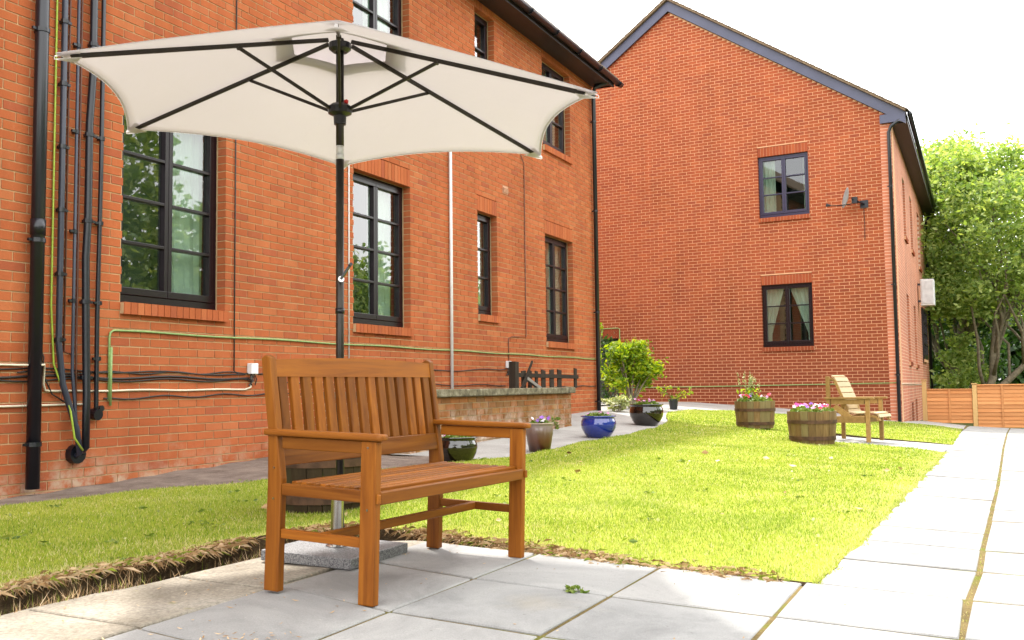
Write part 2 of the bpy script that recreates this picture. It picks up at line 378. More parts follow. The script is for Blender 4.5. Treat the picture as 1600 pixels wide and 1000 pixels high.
def glaze(name, stops, coat=1.0, rough=.12):
    k = MT(name); O = k.objc(); z = k.sep(O)[2]
    h = k.math('ADD', z, k.math('MULTIPLY', k.noise(1, 4, k.map(O, (34, 34, 3)), .6), .16))
    c = k.ramp(h, stops); k.col(c).rough(rough).coat(coat, .04).bump(k.noise(9, 3, O), .05, .004); return k.m
GBLACK = glaze('black_glaze', [(0, (.008, .004, .003)), (.5, (.003, .002, .002))])
GBLUE = glaze('blue_glaze', [(0, (.002, .012, .13)), (.32, (.004, .022, .22)), (.45, (.003, .014, .14))])
GBROWN = glaze('brown_drip_glaze', [(.08, (.028, .009, .004)), (.20, (.085, .028, .012)), (.27, (.11, .06, .045)), (.34, (.20, .15, .14))], .5, .3)
RIMB = simple('buff_rim', (.30, .22, .17), .5)
SOILP = simple('potting_soil', (.03, .02, .012), .95, 0, .5, 30, .8)
POTB = simple('black_plastic_pot', (.014, .016, .018), .45)
TILE = ground_mat('roof_tile', [(.3, (.14, .10, .07)), (.7, (.24, .18, .12))], 5, 40, .5)
DISH = simple('grey_dish', (.22, .22, .21), .5, 0, .15, 8)

# ------------------------------------------------------------------ wall frames
class Frame:                                  # u along the wall, o outwards
    def __init__(s, O, u, n): s.O = Vector(O); s.u = Vector(u); s.n = Vector(n)
    def p(s, u, z, o=0): q = s.O + s.u * u + s.n * o; return Vector((q.x, q.y, z))
    def box(s, mb, u0, u1, z0, z1, o0, o1):
        # winding ok for either handedness (normals are recalculated by consistent ordering)
        a = [s.p(u0, z0, o0), s.p(u1, z0, o0), s.p(u1, z0, o1), s.p(u0, z0, o1), s.p(u0, z1, o0), s.p(u1, z1, o0), s.p(u1, z1, o1), s.p(u0, z1, o1)]
        if s.u.cross(s.n).z < 0: a = [a[i] for i in (3, 2, 1, 0, 7, 6, 5, 4)]
        mb.hexa(a)
    def tube(s, mb, pts, r, n=6): mb.tube([s.p(*q) for q in pts], r, n)

FULLBRICK = {}
def brick_wall(bld, fr, u0, u1, zb, z1, openings, bm, mm, nind, inside=lambda u, z: True, rec=.006, thick=.24, depth=.1, name='wall', clipbase=None, vis=None, outline=None):
    """backing wall with openings and raised bricks in stretcher bond"""
    us = sorted({u0, u1, *[v for o in openings for v in (o[0] - .006, o[1] + .006)]}); zs = sorted({zb, z1, *[v for o in openings for v in (o[2] - .006, o[3] + .006)]})
    us = [u for u in us if u0 <= u <= u1]; zs = [z for z in zs if zb <= z <= z1]
    mb = MB()
    if outline:                                    # gable: one polygon, cut by cells under the verge only
        pass
    for i in range(len(us) - 1):
        for j in range(len(zs) - 1):
            cu = (us[i] + us[i + 1]) / 2; cz = (zs[j] + zs[j + 1]) / 2
            if any(o[0] - .01 < cu < o[1] + .01 and o[2] - .01 < cz < o[3] + .01 for o in openings): continue
            fr.box(mb, us[i], us[i + 1], zs[j], zs[j + 1], -thick, -rec)
    if outline:
        n = len(mb.v)
        pts = outline; f = [fr.p(u, z, -rec) for u, z in pts]; b = [fr.p(u, z, -thick) for u, z in pts]
        mb.quad(*f); mb.quad(*b[::-1])
    wall = mb.build(name, mm, bld)
    items = []
    k0 = 0; z = zb; k = 0
    top = max([z1] + ([p[1] for p in outline] if outline else []))
    while z < top:
        off = .1125 if k % 2 else 0
        n0 = math.floor((u0 - off) / .225) ; n1 = math.ceil((u1 - off) / .225)
        for n in range(n0, n1 + 1):
            a = n * .225 + off + .0055; b = a + .214
            a = max(a, u0); b = min(b, u1)
            if b - a < .04: continue
            segs = [(a, b)]
            for (p, q, s, t) in openings:
                if s - .04 < z + .0325 < t + .0:
                    ns = []
                    for (x, y) in segs:
                        if y <= p or x >= q: ns.append((x, y)); continue
                        if p - x > .02: ns.append((x, p))
                        if y - q > .02: ns.append((q, y))
                    segs = ns
            for (x, y) in segs:
                if inside((x + y) / 2, z + .03): items.append((x, y, z + .0055, z + .0695))
        z += .075; k += 1
    # the bricks that show largest stay objects of their own
    sc = []
    for i, (x, y, a, b) in enumerate(items):
        q = px(fr.p((x + y) / 2, (a + b) / 2)); ok = 2 < q[0] < 1598 and 2 < q[1] < 998
        if vis and not vis(q): ok = False
        sc.append((q[2] if ok else 1e9, i))
    sc.sort(); ind = {i for d, i in sc[:nind] if d < 1e8}
    V = []; T = []
    for i, (x, y, a, b) in enumerate(items):
        if i in ind: continue
        j = random.uniform(-.0012, .0018)
        V.append([(x, a, j), (y, a, j), (y, b, j), (x, b, j), (x, a, -depth), (y, a, -depth), (y, b, -depth), (x, b, -depth)]); T.append(random.random())
    V = np.array(V, float); n = len(V); V = V.reshape(-1, 3)
    O = np.array(fr.O); u = np.array(fr.u); nn = np.array(fr.n)
    X = O + V[:, :1] * u + V[:, 2:] * nn; X[:, 2] = V[:, 1]
    base = (np.arange(n) * 8)[:, None, None]
    q = np.array([[0, 1, 2, 3], [0, 4, 5, 1], [1, 5, 6, 2], [2, 6, 7, 3], [3, 7, 4, 0]])
    if fr.u.cross(Vector((0, 0, 1))).dot(fr.n) < 0: q = q[:, ::-1]
    F = (base + q[None]).reshape(-1, 4)
    o = stuff(link('brickwork', npmesh('brickwork', X, F, np.repeat(T, 5)), bm, bld))
    R = Matrix((-fr.u, fr.n, Vector((0, 0, 1)))).transposed()
    for i in sorted(ind):
        x, y, a, b = items[i]; w = round(y - x, 3); key = (bm.name, w)
        if key not in FULLBRICK:
            m_ = MB(); h = w / 2
            m_.box(-h, h, -depth, 0, 0, b - a); FULLBRICK[key] = m_.mesh('brick')
            FULLBRICK[key].materials.append(bm)
        ob = bpy.data.objects.new('brick', FULLBRICK[key]); COL.objects.link(ob)
        ob.location = fr.p((x + y) / 2, a, random.uniform(-.001, .002)); ob.rotation_euler = R.to_euler()
        adopt(ob, wall)
    return wall

def soldier(bld_part, fr, u0, u1, z0, z1, o0, o1, bm, nm, single=False, slope=0):
    n = max(1, round((u1 - u0) / .075)); w = (u1 - u0) / n; mb = MB(); k0 = 0
    for i in range(n):
        m = MB() if single else mb
        j = random.uniform(-.001, .002); t0 = len(m.f)
        fr.box(m, u0 + i * w + .004, u0 + (i + 1) * w - .004, z0, z1, o0, o1 + j)
        tv = random.random()
        for q in range(t0, len(m.f)): m.t[q] = tv
        if single: m.build(nm, bm, bld_part)
    if not single:
        fr.box(mb, u0 + .002, u1 - .002, z0 + .003, z1 - .004, o0 + .001, o1 - .008)
        nf = len(mb.f); o = mb.build(nm, bm, bld_part); o.data.materials.append(M2 if bm is B2 else M1); mi = [0] * nf; mi[-6:] = [1] * 6; o.data.polygons.foreach_set('material_index', mi)
    else:
        k = MB(); fr.box(k, u0 + .002, u1 - .002, z0 + .003, z1 - .004, o0 + .001, o1 - .008); k.build('sill_mortar', M1, bld_part)

def window(bld, fr, u0, u1, z0, z1, cols, rows, fm, bm, set_back=.1, lintel=.225, sill_single=False, curtains=(), detail=True, open_top=False):
    mb = MB(); fw = .055; o1 = -set_back; o0 = o1 - .06
    g = .0025
    fr.box(mb, u0 + g, u1 - g, z0 + g, z0 + .075, o0 - .002, o1 + .002); fr.box(mb, u0 + g, u1 - g, z1 - fw, z1 - g, o0 - .002, o1 + .002)
    fr.box(mb, u0 + g, u0 + fw, z0 + .075, z1 - fw, o0, o1); fr.box(mb, u1 - fw, u1 - g, z0 + .075, z1 - fw, o0, o1)
    w = mb.build('window', fm, bld, bevel=.004)
    cw = (u1 - u0 - 2 * fw) / cols; zb = z0 + .075; zt = z1 - fw
    for c in range(cols):
        a = u0 + fw + c * cw + .002; b = a + cw - .004; cs = .045
        cm = MB(); oo = o1 + .012
        fr.box(cm, a, b, zb + .002, zb + cs + .02, o0 + .004, oo); fr.box(cm, a, b, zt - cs, zt - .002, o0 + .004, oo)
        fr.box(cm, a, a + cs, zb + cs + .02, zt - cs, o0 + .006, oo - .002); fr.box(cm, b - cs, b, zb + cs + .02, zt - cs, o0 + .006, oo - .002)
        h0 = zb + cs + .02; h1 = zt - cs; rh = (h1 - h0) / rows
        for r in range(1, rows): fr.box(cm, a + cs, b - cs, h0 + r * rh - .014, h0 + r * rh + .014, o0 + .008, oo - .004)
        cm.build('casement', fm, w, bevel=.004)
        for r in range(rows):
            pm = MB(); fr.box(pm, a + cs - .003, b - cs + .003, h0 + r * rh + (.012 if r else 0), h0 + (r + 1) * rh - (.012 if r < rows - 1 else 0), o0 + .022, o0 + .028)
            pm.build('pane', GLASS, w)
    # sill of header bricks on edge and soldier course over the head
    if sill_single is not None:
        soldier(w, fr, u0 - .01, u1 + .01, z0 - .104, z0 - .004, -set_back + .005, .045, bm, 'sill_brick', sill_single)
    if lintel: soldier(bld, fr, u0, u1, z1 + .003, z1 + lintel - .005, -.1, 0, bm, 'lintel')
    # dim room and curtains behind the glass
    rm = MB(); d0 = o0 - 1.6
    rm.quad(fr.p(u0 - .3, z0 - .3, d0), fr.p(u1 + .3, z0 - .3, d0), fr.p(u1 + .3, z1 + .3, d0), fr.p(u0 - .3, z1 + .3, d0))
    for (x0, x1, ya, yb) in ((u0 - .3, u0 - .3, z0 - .3, z1 + .3), (u1 + .3, u1 + .3, z0 - .3, z1 + .3)):
        rm.quad(fr.p(x0, ya, o0), fr.p(x0, ya, d0), fr.p(x0, yb, d0), fr.p(x0, yb, o0))
    for zz in (z0 - .3, z1 + .3): rm.quad(fr.p(u0 - .3, zz, o0), fr.p(u1 + .3, zz, o0), fr.p(u1 + .3, zz, d0), fr.p(u0 - .3, zz, d0))
    rm.build('room', ROOM, w)
    for (ca, cb, mat, tie) in curtains:                      # fractions of the width; tie pulls the lower part aside
        m = MB(); n = 28; rows_ = 14; P = []
        for r in range(rows_ + 1):
            t = r / rows_; zz = z1 - .02 - t * (z1 - z0 - .04); row = []
            for i in range(n + 1):
                f = i / n
                e0, e1 = ca, cb
                if tie: 
                    q = min(1, t / .8); q = q * q * (3 - 2 * q) if False else q
                    if ca < .5: e1 = cb + (ca + .12 - cb) * q
                    else: e0 = ca + (cb - .12 - ca) * q
                uu = u0 + (u1 - u0) * (e0 + (e1 - e0) * f)
                row.append(fr.p(uu, zz, o0 - .09 + .018 * math.sin(f * 22 + math.sin(t * 2 + ca * 9)) + .008 * math.sin(f * 51)))
            P.append(row)
        for r in range(rows_):
            for i in range(n): m.quad(P[r][i], P[r][i + 1], P[r + 1][i + 1], P[r + 1][i])
        m.build('curtain', mat, w, smooth=True)
    return w

#PART2
# ------------------------------------------------------------------ ground sheets
def inside_poly(P, x, y):
    P = np.array(P); n = len(P); c = np.zeros(len(x), bool); j = n - 1
    for i in range(n):
        a, b = P[i], P[j]
        m = ((a[1] > y) != (b[1] > y)) & (x < (b[0] - a[0]) * (y - a[1]) / (b[1] - a[1] + 1e-12) + a[0]); c ^= m; j = i
    return c
def densify(P, d):
    out = []
    for i in range(len(P)):
        a = np.array(P[i]); b = np.array(P[(i + 1) % len(P)]); n = max(1, int(np.linalg.norm(b - a) / d))
        out += [tuple(a + (b - a) * k / n) for k in range(n)]
    return out
def sheet(name, poly, step, zf, m, skirt=0, wob=0, skm=None):
    P = densify(poly, step)
    if wob: P = [(x + random.uniform(-wob, wob), y + random.uniform(-wob, wob)) for x, y in P]
    A = np.array(P); x0, y0 = A.min(0); x1, y1 = A.max(0)
    gx, gy = np.meshgrid(np.arange(x0 + step / 2, x1, step), np.arange(y0 + step / 2, y1, step)); gx = gx.ravel(); gy = gy.ravel()
    ok = inside_poly(P, gx, gy); pts = [Vector(p) for p in P] + [Vector((a, b)) for a, b in zip(gx[ok], gy[ok])]
    n = len(P); v, e, f, *_ = delaunay_2d_cdt(pts, [], [list(range(n))], 1, 1e-4)
    vx = np.array([p.x for p in v]); vy = np.array([p.y for p in v]); vz = zf(vx, vy)
    V = [(a, b, c) for a, b, c in zip(vx, vy, vz)]; F = [tuple(t) for t in f]
    if skirt:
        b = len(V); PA = np.array(P); pz = zf(PA[:, 0], PA[:, 1])
        for (x, y), z in zip(P, pz): V.append((x, y, z)); V.append((x, y, z - skirt))
        nf_ = len(F)
        for i in range(n):
            j = (i + 1) % n; F.append((b + 2 * i, b + 2 * i + 1, b + 2 * j + 1, b + 2 * j))
    me = bpy.data.meshes.new(name); me.from_pydata(V, [], F)
    if skm and skirt:
        me.materials.append(m); me.materials.append(skm); me.polygons.foreach_set('material_index', [0] * nf_ + [1] * (len(F) - nf_))
    o = link(name, me, m); return struct(o)

gv = []; xs = [-300, -120, -60, -30, -14, -9, -6.47, -5, -4, -3.2, -2.5, -1.9, -1, 0, 1, 2, 4, 8, 14, 30, 60, 120, 300]; ys = [-300, -100, -40, -16, -6, 0, 2, 3.5, 5, 6.5, 8, 10, 12, 14.5, 17, 18.5, 20, 22, 24, 30, 37, 45, 70, 120, 300]
m = MB()
gz = lambda x, y: terr(x, y) - .09
for i in range(len(xs) - 1):
    for j in range(len(ys) - 1):
        m.quad(*[(x, y, gz(x, y)) for x, y in ((xs[i], ys[j]), (xs[i + 1], ys[j]), (xs[i + 1], ys[j + 1]), (xs[i], ys[j + 1]))])
struct(m.build('ground', GROUND))

RIGHT = [(-.635, 4.20), (-.575, 5.41), (-.545, 7.2), (-.465, 11.8), (-.44, 13.7)]
EDGE_P = [(-3.36, 1.0), (-3.33, 2.43), (-3.28, 2.85), (-3.20, 3.42), (-3.13, 3.9), (-3.04, 4.32), (-2.62, 4.42), (-1.87, 4.25), (-1.275, 4.185), (-.68, 4.175)]
LAWN_W = [(-4.55, 20.05), (-5.2, 19.45), (-5.36, 18.1), (-5.05, 16.9), (-4.62, 15.65), (-4.30, 13.8), (-4.2, 12.0), (-4.22, 10.6), (-4.12, 9.0), (-4.19, 8.3), (-4.6, 7.2), (-5.05, 6.1), (-5.5, 5.2), (-5.8, 4.4), (-5.95, 3.2), (-6.0, 1.0)]
STRIP = [(-.47, 13.78), (-.40, 15.6), (-2.15, 16.0), (-2.2, 14.1)]           # paved bay for the armchair
LAWN = EDGE_P + RIGHT + [(-2.2, 14.12), (-2.15, 16.02), (-.40, 15.62), (-.38, 18.5), (-.36, 21.6), (-1.6, 22.2), (-3.8, 20.25)] + LAWN_W
def lz(x, y):
    h = .022 + .012 * np.sin(x * 3.1 + 1.3 * np.sin(y * 2.3)) * np.sin(y * 2.7 + .6 * np.sin(x * 4))
    near = np.clip((3.05 + .07 * y - .02 + x * -1 - 5.6) / .5, 0, 1)
    rim = np.clip(1 - np.abs(x + 3.15 - .08 * (y - 3.4)) / .35, 0, 1) * (y < 4.35)
    fl = np.clip((-(x) + .017 * (y - 4.2) - .68) / .35, 0, 1); fr_ = np.where(x > -2.7, np.clip((y - 4.2) / .4, 0, 1), 1)
    return terr_np(x, y) + h * np.minimum(fl, fr_) + rim * .026 + .003
sheet('lawn', LAWN, .16, lz, TURF, skirt=.11, wob=.016, skm=SOIL)
sheet('soil_trench', [(-3.5, .8), (-3.46, 2.4), (-3.33, 3.4), (-3.12, 3.9), (-3.05, 4.45), (-2.3, 4.45), (-2.3, 4.2), (-2.9, 4.1), (-3.0, 3.4), (-3.08, 2.4), (-3.1, .8)], .08, lambda x, y: terr_np(x, y) - .062 + RNG.uniform(-.015, .022, len(x)), SOIL)
sheet('mortar_haunch', [(-3.14, .4), (-3.13, 2.4), (-3.06, 3.0), (-3.0, 3.55), (-2.92, 4.12), (-2.6, 4.3), (-2.30, 4.26), (-2.3, .4)], .12, lambda x, y: terr_np(x, y) - .010 + .004 * np.sin(x * 9 + y * 4), CREAM, skirt=.1, wob=.018)
sheet('joint_bed', [(-2.45, -.5), (-2.45, 3.7), (-2.2, 4.22), (-1.2, 4.14), (-.66, 4.12), (-.6, 5.4), (-.45, 13.7), (-.4, 16), (-.34, 21.6), (-1.5, 22.1), (-1.2, 26.2), (5, 26.2), (5, -.5)], .3, lambda x, y: terr_np(x, y) - .0055, JOINT)
sheet('far_path', [(-.36, 21.66), (-1.6, 22.26), (-3.8, 20.31), (-4.55, 20.11), (-5.26, 19.5), (-6.3, 19.6), (-8.8, 21.5), (-8.8, 23.95), (-1.6, 23.22), (-1.3, 26.1), (-.36, 26.1)], .4, lambda x, y: terr_np(x, y) - .004, PATHC)
sheet('wall_path', [p for p in LAWN_W[1:7]][::1] + [(-4.27, 10.6), (-4.17, 9.0), (-4.22, 8.55), (-6.46, 8.7), (-6.46, 17.2), (-7.2, 17.2), (-7.2, 20.5), (-6.3, 19.6)], .3, lambda x, y: terr_np(x, y) - .008, PATHC)
sheet('tarmac_strip', [(-6.46, -1), (-6.46, 8.66), (-4.24, 8.5), (-4.26, 8.3), (-4.65, 7.2), (-5.1, 6.1), (-5.55, 5.2), (-5.85, 4.4), (-6.0, 3.2), (-6.05, -1)], .12, lambda x, y: terr_np(x, y) - .01 + .012 * np.sin(x * 7 + 3 * np.sin(y * 3)) * np.sin(y * 5), TARMAC)

# ------------------------------------------------------------------ paving slabs
patio = bpy.data.objects.new('patio', None); COL.objects.link(patio); struct(patio)
path = bpy.data.objects.new('paved_path', None); COL.objects.link(path); struct(path)
def slab(c4, parent, gap=.0085, th=.04, mt=None, nm='slab'):
    c = Vector((sum(p[0] for p in c4) / 4, sum(p[1] for p in c4) / 4)); q = []
    for p in c4:
        d = Vector(p) - c; d *= (1 - 2 * gap / max(d.length, .1) * .72); q.append(c + d)
    dz = random.uniform(-.0025, .0025); tx, ty = random.uniform(-.004, .004), random.uniform(-.004, .004)
    z = [terr(p.x, p.y) + dz + tx * (p.x - c.x) + ty * (p.y - c.y) for p in q]
    zc = terr(c.x, c.y); m = MB(); e = .006
    top = []; mid = []; bot = []
    for p, zz in zip(q, z):
        d = (p - c).normalized(); top.append(((p - d * e).x - c.x, (p - d * e).y - c.y, zz - zc)); mid.append((p.x - c.x, p.y - c.y, zz - zc - e * .8)); bot.append((p.x - c.x, p.y - c.y, zz - zc - th))
    n = 0; m.v = top + mid + bot; m.f = [(0, 1, 2, 3)] + [(4 + i, 4 + (i + 1) % 4, (i + 1) % 4, i) for i in range(4)] + [(8 + i, 8 + (i + 1) % 4, 4 + (i + 1) % 4, 4 + i) for i in range(4)]; m.t = [None] * 9
    o = link(nm, m.mesh(nm), mt or SLAB); o.location = (c.x, c.y, zc); adopt(o, parent)
for j in range(6):
    ya, yb = (-.12, .56, 1.18, 1.82, 2.46, 3.10, 3.72)[j:j + 2]
    xl = lambda y: float(np.interp(y, [0, 2.4, 3.0, 3.55, 4.1], [-3.1, -3.09, -3.03, -2.97, -2.9]))
    slab([(xl(ya) + random.uniform(-.02, .02), ya), (-2.52, ya - .03), (-2.52, yb - .03), (xl(yb) + random.uniform(-.02, .02), yb)], patio, .006, .04, CREAM, 'edging_slab')
cx = [-2.505, -1.875, -1.29, -.685, -.09, .52, 1.13, 1.74, 2.35, 2.96]
ry = [-.30, .34, .98, 1.62, 2.27, 2.91, 3.535, 4.175]
sk = [.17, .015, -.005, -.003, 0, 0, 0, 0, 0, 0]
def cor(i, j):
    y = ry[j] + sk[i] * (1.2 if j == 5 else .8 if j == 4 else 1.0); x = cx[i]
    if i == 0 and j == 7: y = 4.24
    return (x + (.004 * (y - 3.5) if i else 0), y)
for i in range(len(cx) - 1):
    for j in range(len(ry) - 1):
        if i >= 4: continue
        slab([cor(i, j), cor(i + 1, j), cor(i + 1, j + 1), cor(i, j + 1)], patio)
def interp(x, P): return float(np.interp(x, [p[0] for p in P], [p[1] for p in P]))
XC = [(4.1, -.66), (5.41, -.592), (7.2, -.565), (11.8, -.48), (14, -.455), (22, -.34), (26.2, -.28)]
XD = [(-1, -.2), (3.54, -.093), (4.17, -.075), (4.8, -.04), (5.47, -.026), (9.1, .088), (15.6, .25), (26.2, .58)]
y = 4.18
while y < 25.6:
    h = .635
    q = .006 + .0014 * y; slab([(interp(y, XC), y + q), (interp(y, XD) - .008, y + q), (interp(y + h, XD) - .008, y + h - q), (interp(y + h, XC), y + h - q)], path, .004); y += h
for c in range(5):
    y = -.30 + (.0 if c == 0 else .2 * (c % 2))
    while y < 25.6:
        h = .64
        a = lambda yy, k: interp(yy, XD) + .008 + .61 * k
        q = .006 + .0014 * y; slab([(a(y, c), y + q), (a(y, c + 1), y + q), (a(y + h, c + 1), y + h - q), (a(y + h, c), y + h - q)], path, .004); y += h
# paved bay under the armchair
for k in range(3):
    a = k / 3; b = (k + 1) / 3
    P = lambda t, s: (STRIP[0][0] * (1 - t) + STRIP[3][0] * t, STRIP[0][1] * (1 - t) + STRIP[3][1] * t) if s == 0 else (STRIP[1][0] * (1 - t) + STRIP[2][0] * t, STRIP[1][1] * (1 - t) + STRIP[2][1] * t)
    slab([P(a, 0), P(a, 1), P(b, 1), P(b, 0)][::-1], path)

# ------------------------------------------------------------------ left house
hL = thing('brick_house', 'orange brick house with tall black framed windows and pipes up its long wall', 'house', (-6.457, 7, .1))
FL = Frame((-6.457, 0, 0), (0, 1, 0), (1, 0, 0))
zb = 1.585 - 21 * .075                                    # course line through the sills
g0, g1 = 1.585, 3.385; f0, f1 = 4.885, 6.385
winL = [(5.975, 7.225, g0, g1), (9.35, 10.6, g0, g1), (12.45, 13.085, 1.885, g1), (14.89, 16.12, g0, g1),
        (5.975, 7.225, f0, f1), (9.35, 10.6, f0, f1), (12.42, 13.055, f0, f1), (14.86, 16.09, f0, f1)]
ops = [(a, b, c, d) for a, b, c, d in winL] + [(a, b, d, d + .225) for a, b, c, d in winL]
# the solid backing only needs the window openings
wallL = brick_wall(hL, FL, -3, 17.23, zb - .3, 6.56, ops, B1, M1, 300)
m = MB()
for a, b, c, d in winL: FL.box(m, a - .006, b + .006, d + .006, d + .219, -.24, -.1)
m.build('lintel_backing', M1, hL)
for i, (a, b, c, d) in enumerate(winL):
    up = i >= 4; small = b - a < .8
    cur = [(.0, .10, CURT, False), (.56, .97, CURT, False)] if i == 0 else [(.55, .95, CURT, False), (.0, .12, CURT, False)] if i == 1 else [(.25, 1, CURT, False)] if small else [(.02, .46, CURT, False), (.54, 1.0, CURT, False)]
    if up: cur = [(.48, .9, CURT, False), (.0, .1, CURT, False)] if not small else [(.1, .6, CURT, False)]
    window(hL, FL, a, b, c, d, 1 if small else 2, (3 if small or up else 4), FRAME, B1, .115, .225, i in (0, 1), cur)
# bulk of the house behind the wall, end walls and roof
m = MB(); m.box(-16.3, -6.9, -2.99, 17.22, -.1, 6.5); m.build('house_core', ROOM, hL)
m = MB(); m.box(-16.3, -6.70, 17.0, 17.229, -.2, 6.56); m.box(-16.3, -6.70, -3.0, -2.8, -.2, 6.56)
for yy in (17.1, -2.9): m.quad((-16.3, yy, 6.56), (-6.5, yy, 6.56), (-11.4, yy, 9.9))
def tex_brick(name, c1, c2, mo, axis):
    k = MT(name); s = k.sep(k.pos()); cb = k.n('ShaderNodeCombineXYZ'); k.l(s[axis], cb.inputs[0]); k.l(s[2], cb.inputs[1])
    b = k.n('ShaderNodeTexBrick'); k.l(cb.outputs[0], b.inputs[0]); b.inputs['Scale'].default_value = 1; b.inputs['Brick Width'].default_value = .225; b.inputs['Row Height'].default_value = .075; b.inputs['Mortar Size'].default_value = .006
    for q, c in (('Color1', c1), ('Color2', c2), ('Mortar', mo)): b.inputs[q].default_value = (*c, 1)
    f = k.noise(.9, 5, k.pos(), .6); k.col(k.mix(1, b.outputs[0], k.ramp(f, [(.3, (.8,) * 3), (.7, (1.15,) * 3)]), 'MULTIPLY')).rough(.9).bump(b.outputs['Fac'], -.4, .006); return k.m
TB0 = tex_brick('end_wall_brick', (.42, .11, .04), (.48, .14, .05), (.46, .34, .22), 0)
TB2 = tex_brick('old_end_brick', (.26, .10, .035), (.19, .08, .03), (.34, .25, .14), 0)
TB1 = tex_brick('side_wall_brick', (.42, .13, .065), (.50, .17, .09), (.62, .43, .32), 1)
m.build('end_wall', TB0, hL)
ov = .36
m = MB()
m.hexa([(-6.45 + ov + .1, -3.3, 6.60), (-6.45 + ov + .1, 17.42, 6.60), (-11.4, 17.42, 10.0), (-11.4, -3.3, 10.0), (-6.45 + ov + .1, -3.3, 6.66), (-6.45 + ov + .1, 17.42, 6.66), (-11.4, 17.42, 10.06), (-11.4, -3.3, 10.06)])
m.hexa([(-11.4, -3.3, 10.0), (-11.4, 17.42, 10.0), (-16.7, 17.42, 6.4), (-16.7, -3.3, 6.4), (-11.4, -3.3, 10.06), (-11.4, 17.42, 10.06), (-16.7, 17.42, 6.46), (-16.7, -3.3, 6.46)])
m.build('roof', TILE, hL)
m = MB(); m.box(-6.452, -6.457 + ov, -3.2, 17.38, 6.505, 6.53); m.build('soffit', SOFFIT, hL)
m = MB(); m.box(-6.457 + ov, -6.457 + ov + .025, -3.2, 17.40, 6.495, 6.64); m.box(-6.457, -6.457 + ov, 17.30, 17.385, 6.505, 6.56); m.build('fascia', SOFFIT, hL)
m = MB(); gx = -6.457 + ov + .085; gp = []
for i in range(11):
    a = PI + PI * i / 10; gp.append((gx + .062 * math.cos(a), 6.60 + .062 * math.sin(a)))
for i in range(10):
    for r0, r1 in ((1, 0),):
        m.quad((gp[i][0], -3.2, gp[i][1]), (gp[i + 1][0], -3.2, gp[i + 1][1]), (gp[i + 1][0], 17.62, gp[i + 1][1]), (gp[i][0], 17.62, gp[i][1]))
m.quad(*[(p[0], 17.62, p[1]) for p in gp]); 
G_ = m.build('gutter', PVC, hL, smooth=True)
sol = G_.modifiers.new('thick', 'SOLIDIFY'); sol.thickness = .004
for yy in np.arange(9.3, 17.6, 1.02):
    m = MB(); pts = [(gx + .067 * math.cos(PI + PI * i / 8), yy, 6.60 + .067 * math.sin(PI + PI * i / 8)) for i in range(9)]
    for i in range(8): m.beam(pts[i], pts[i + 1], .03, .006, (0, 1, 0))
    m.build('gutter_bracket', PVC, hL)
def pipe(bld, fr, pts, r, m, name, n=12, brackets=(), bm=None):
    k = MB(); fr.tube(k, pts, r, n); o = k.build(name, m, bld, smooth=True)
    for (u, z, d) in brackets:
        q = MB(); off = pts[0][2]
        fr.tube(q, [(u, z - .016, off), (u, z + .016, off)], r + .007, n); fr.box(q, u - .012, u + .012, z - .012, z + .012, 0, off - r)
        fr.box(q, u + d * (r + .002), u + d * (r + .035), z - .01, z + .01, off - .01, off + .01)
        q.build('bracket', bm or m, o)
    return o
pipe(hL, FL, [(5.10, .12, .075), (5.10, 6.4, .075)], .050, PVC, 'drainpipe', 16, [(5.10, .45, -1), (5.10, 1.98, -1), (5.10, 3.6, -1)])
k = MB(); FL.tube(k, [(5.10, 2.02, .075), (5.10, 2.14, .075)], .055, 16); k.build('pipe_collar', PVC, hL, smooth=True)
pipe(hL, FL, [(17.12, .38, .07), (17.12, 6.35, .07), (17.12, 6.46, .10), (17.12, 6.54, .40)], .040, PVC, 'drainpipe', 12, [(17.12, .55, -1), (17.12, 2.2, -1), (17.12, 4.1, -1), (17.12, 5.8, -1)])
pipe(hL, FL, [(5.325, 6.4, .05), (5.325, 2.2, .05), (5.325, 1.22, .05), (5.36, .9, .06), (5.47, .55, .09), (5.50, .36, .10), (5.50, .32, .02)], .024, GREYPIPE, 'service_pipe', 10, [(5.325, z, 1) for z in (1.24, 1.75, 2.25, 2.75, 3.25, 3.75)], PVC)
pipe(hL, FL, [(5.275, 6.4, .02), (5.275, 1.5, .02), (5.30, 1.05, .03), (5.41, .70, .09), (5.42, .48, .13), (5.50, .38, .13)], .008, YGC, 'earth_cable', 6)
pipe(hL, FL, [(5.40, 6.4, .02), (5.40, 1.15, .02), (5.50, 1.12, .02)], .008, BROWNC, 'brown_cable', 6)
pipe(hL, FL, [(5.46, 6.4, .045), (5.46, 1.0, .045), (5.485, .5, .08), (5.50, .38, .12)], .013, GREYPIPE, 'service_pipe', 8, [(5.46, z, -1) for z in (1.55, 2.1, 2.9, 3.6)], PVC)
pipe(hL, FL, [(5.515, 6.4, .02), (5.515, 1.2, .02), (5.49, .6, .06)], .008, BROWNC, 'brown_cable', 6)
pipe(hL, FL, [(5.60, 6.4, .055), (5.60, 3.4, .055), (5.575, 3.0, .055), (5.575, 2.2, .055), (5.56, 1.9, .055), (5.575, 1.3, .055), (5.57, .8, .08), (5.56, .40, .09), (5.55, .34, .02)], .030, PVC, 'service_pipe', 12, [(5.60, 3.65, 1), (5.575, 2.9, 1), (5.575, 2.2, 1), (5.565, 1.55, 1), (5.575, .95, 1)])
pipe(hL, FL, [(5.71, 6.4, .04), (5.71, 2.6, .04), (5.695, 1.4, .04), (5.70, .72, .04), (5.70, .66, .04)], .018, PVC, 'service_pipe', 10, [(5.71, z, -1) for z in (3.6, 2.9, 2.2, 1.55, 1.1)])
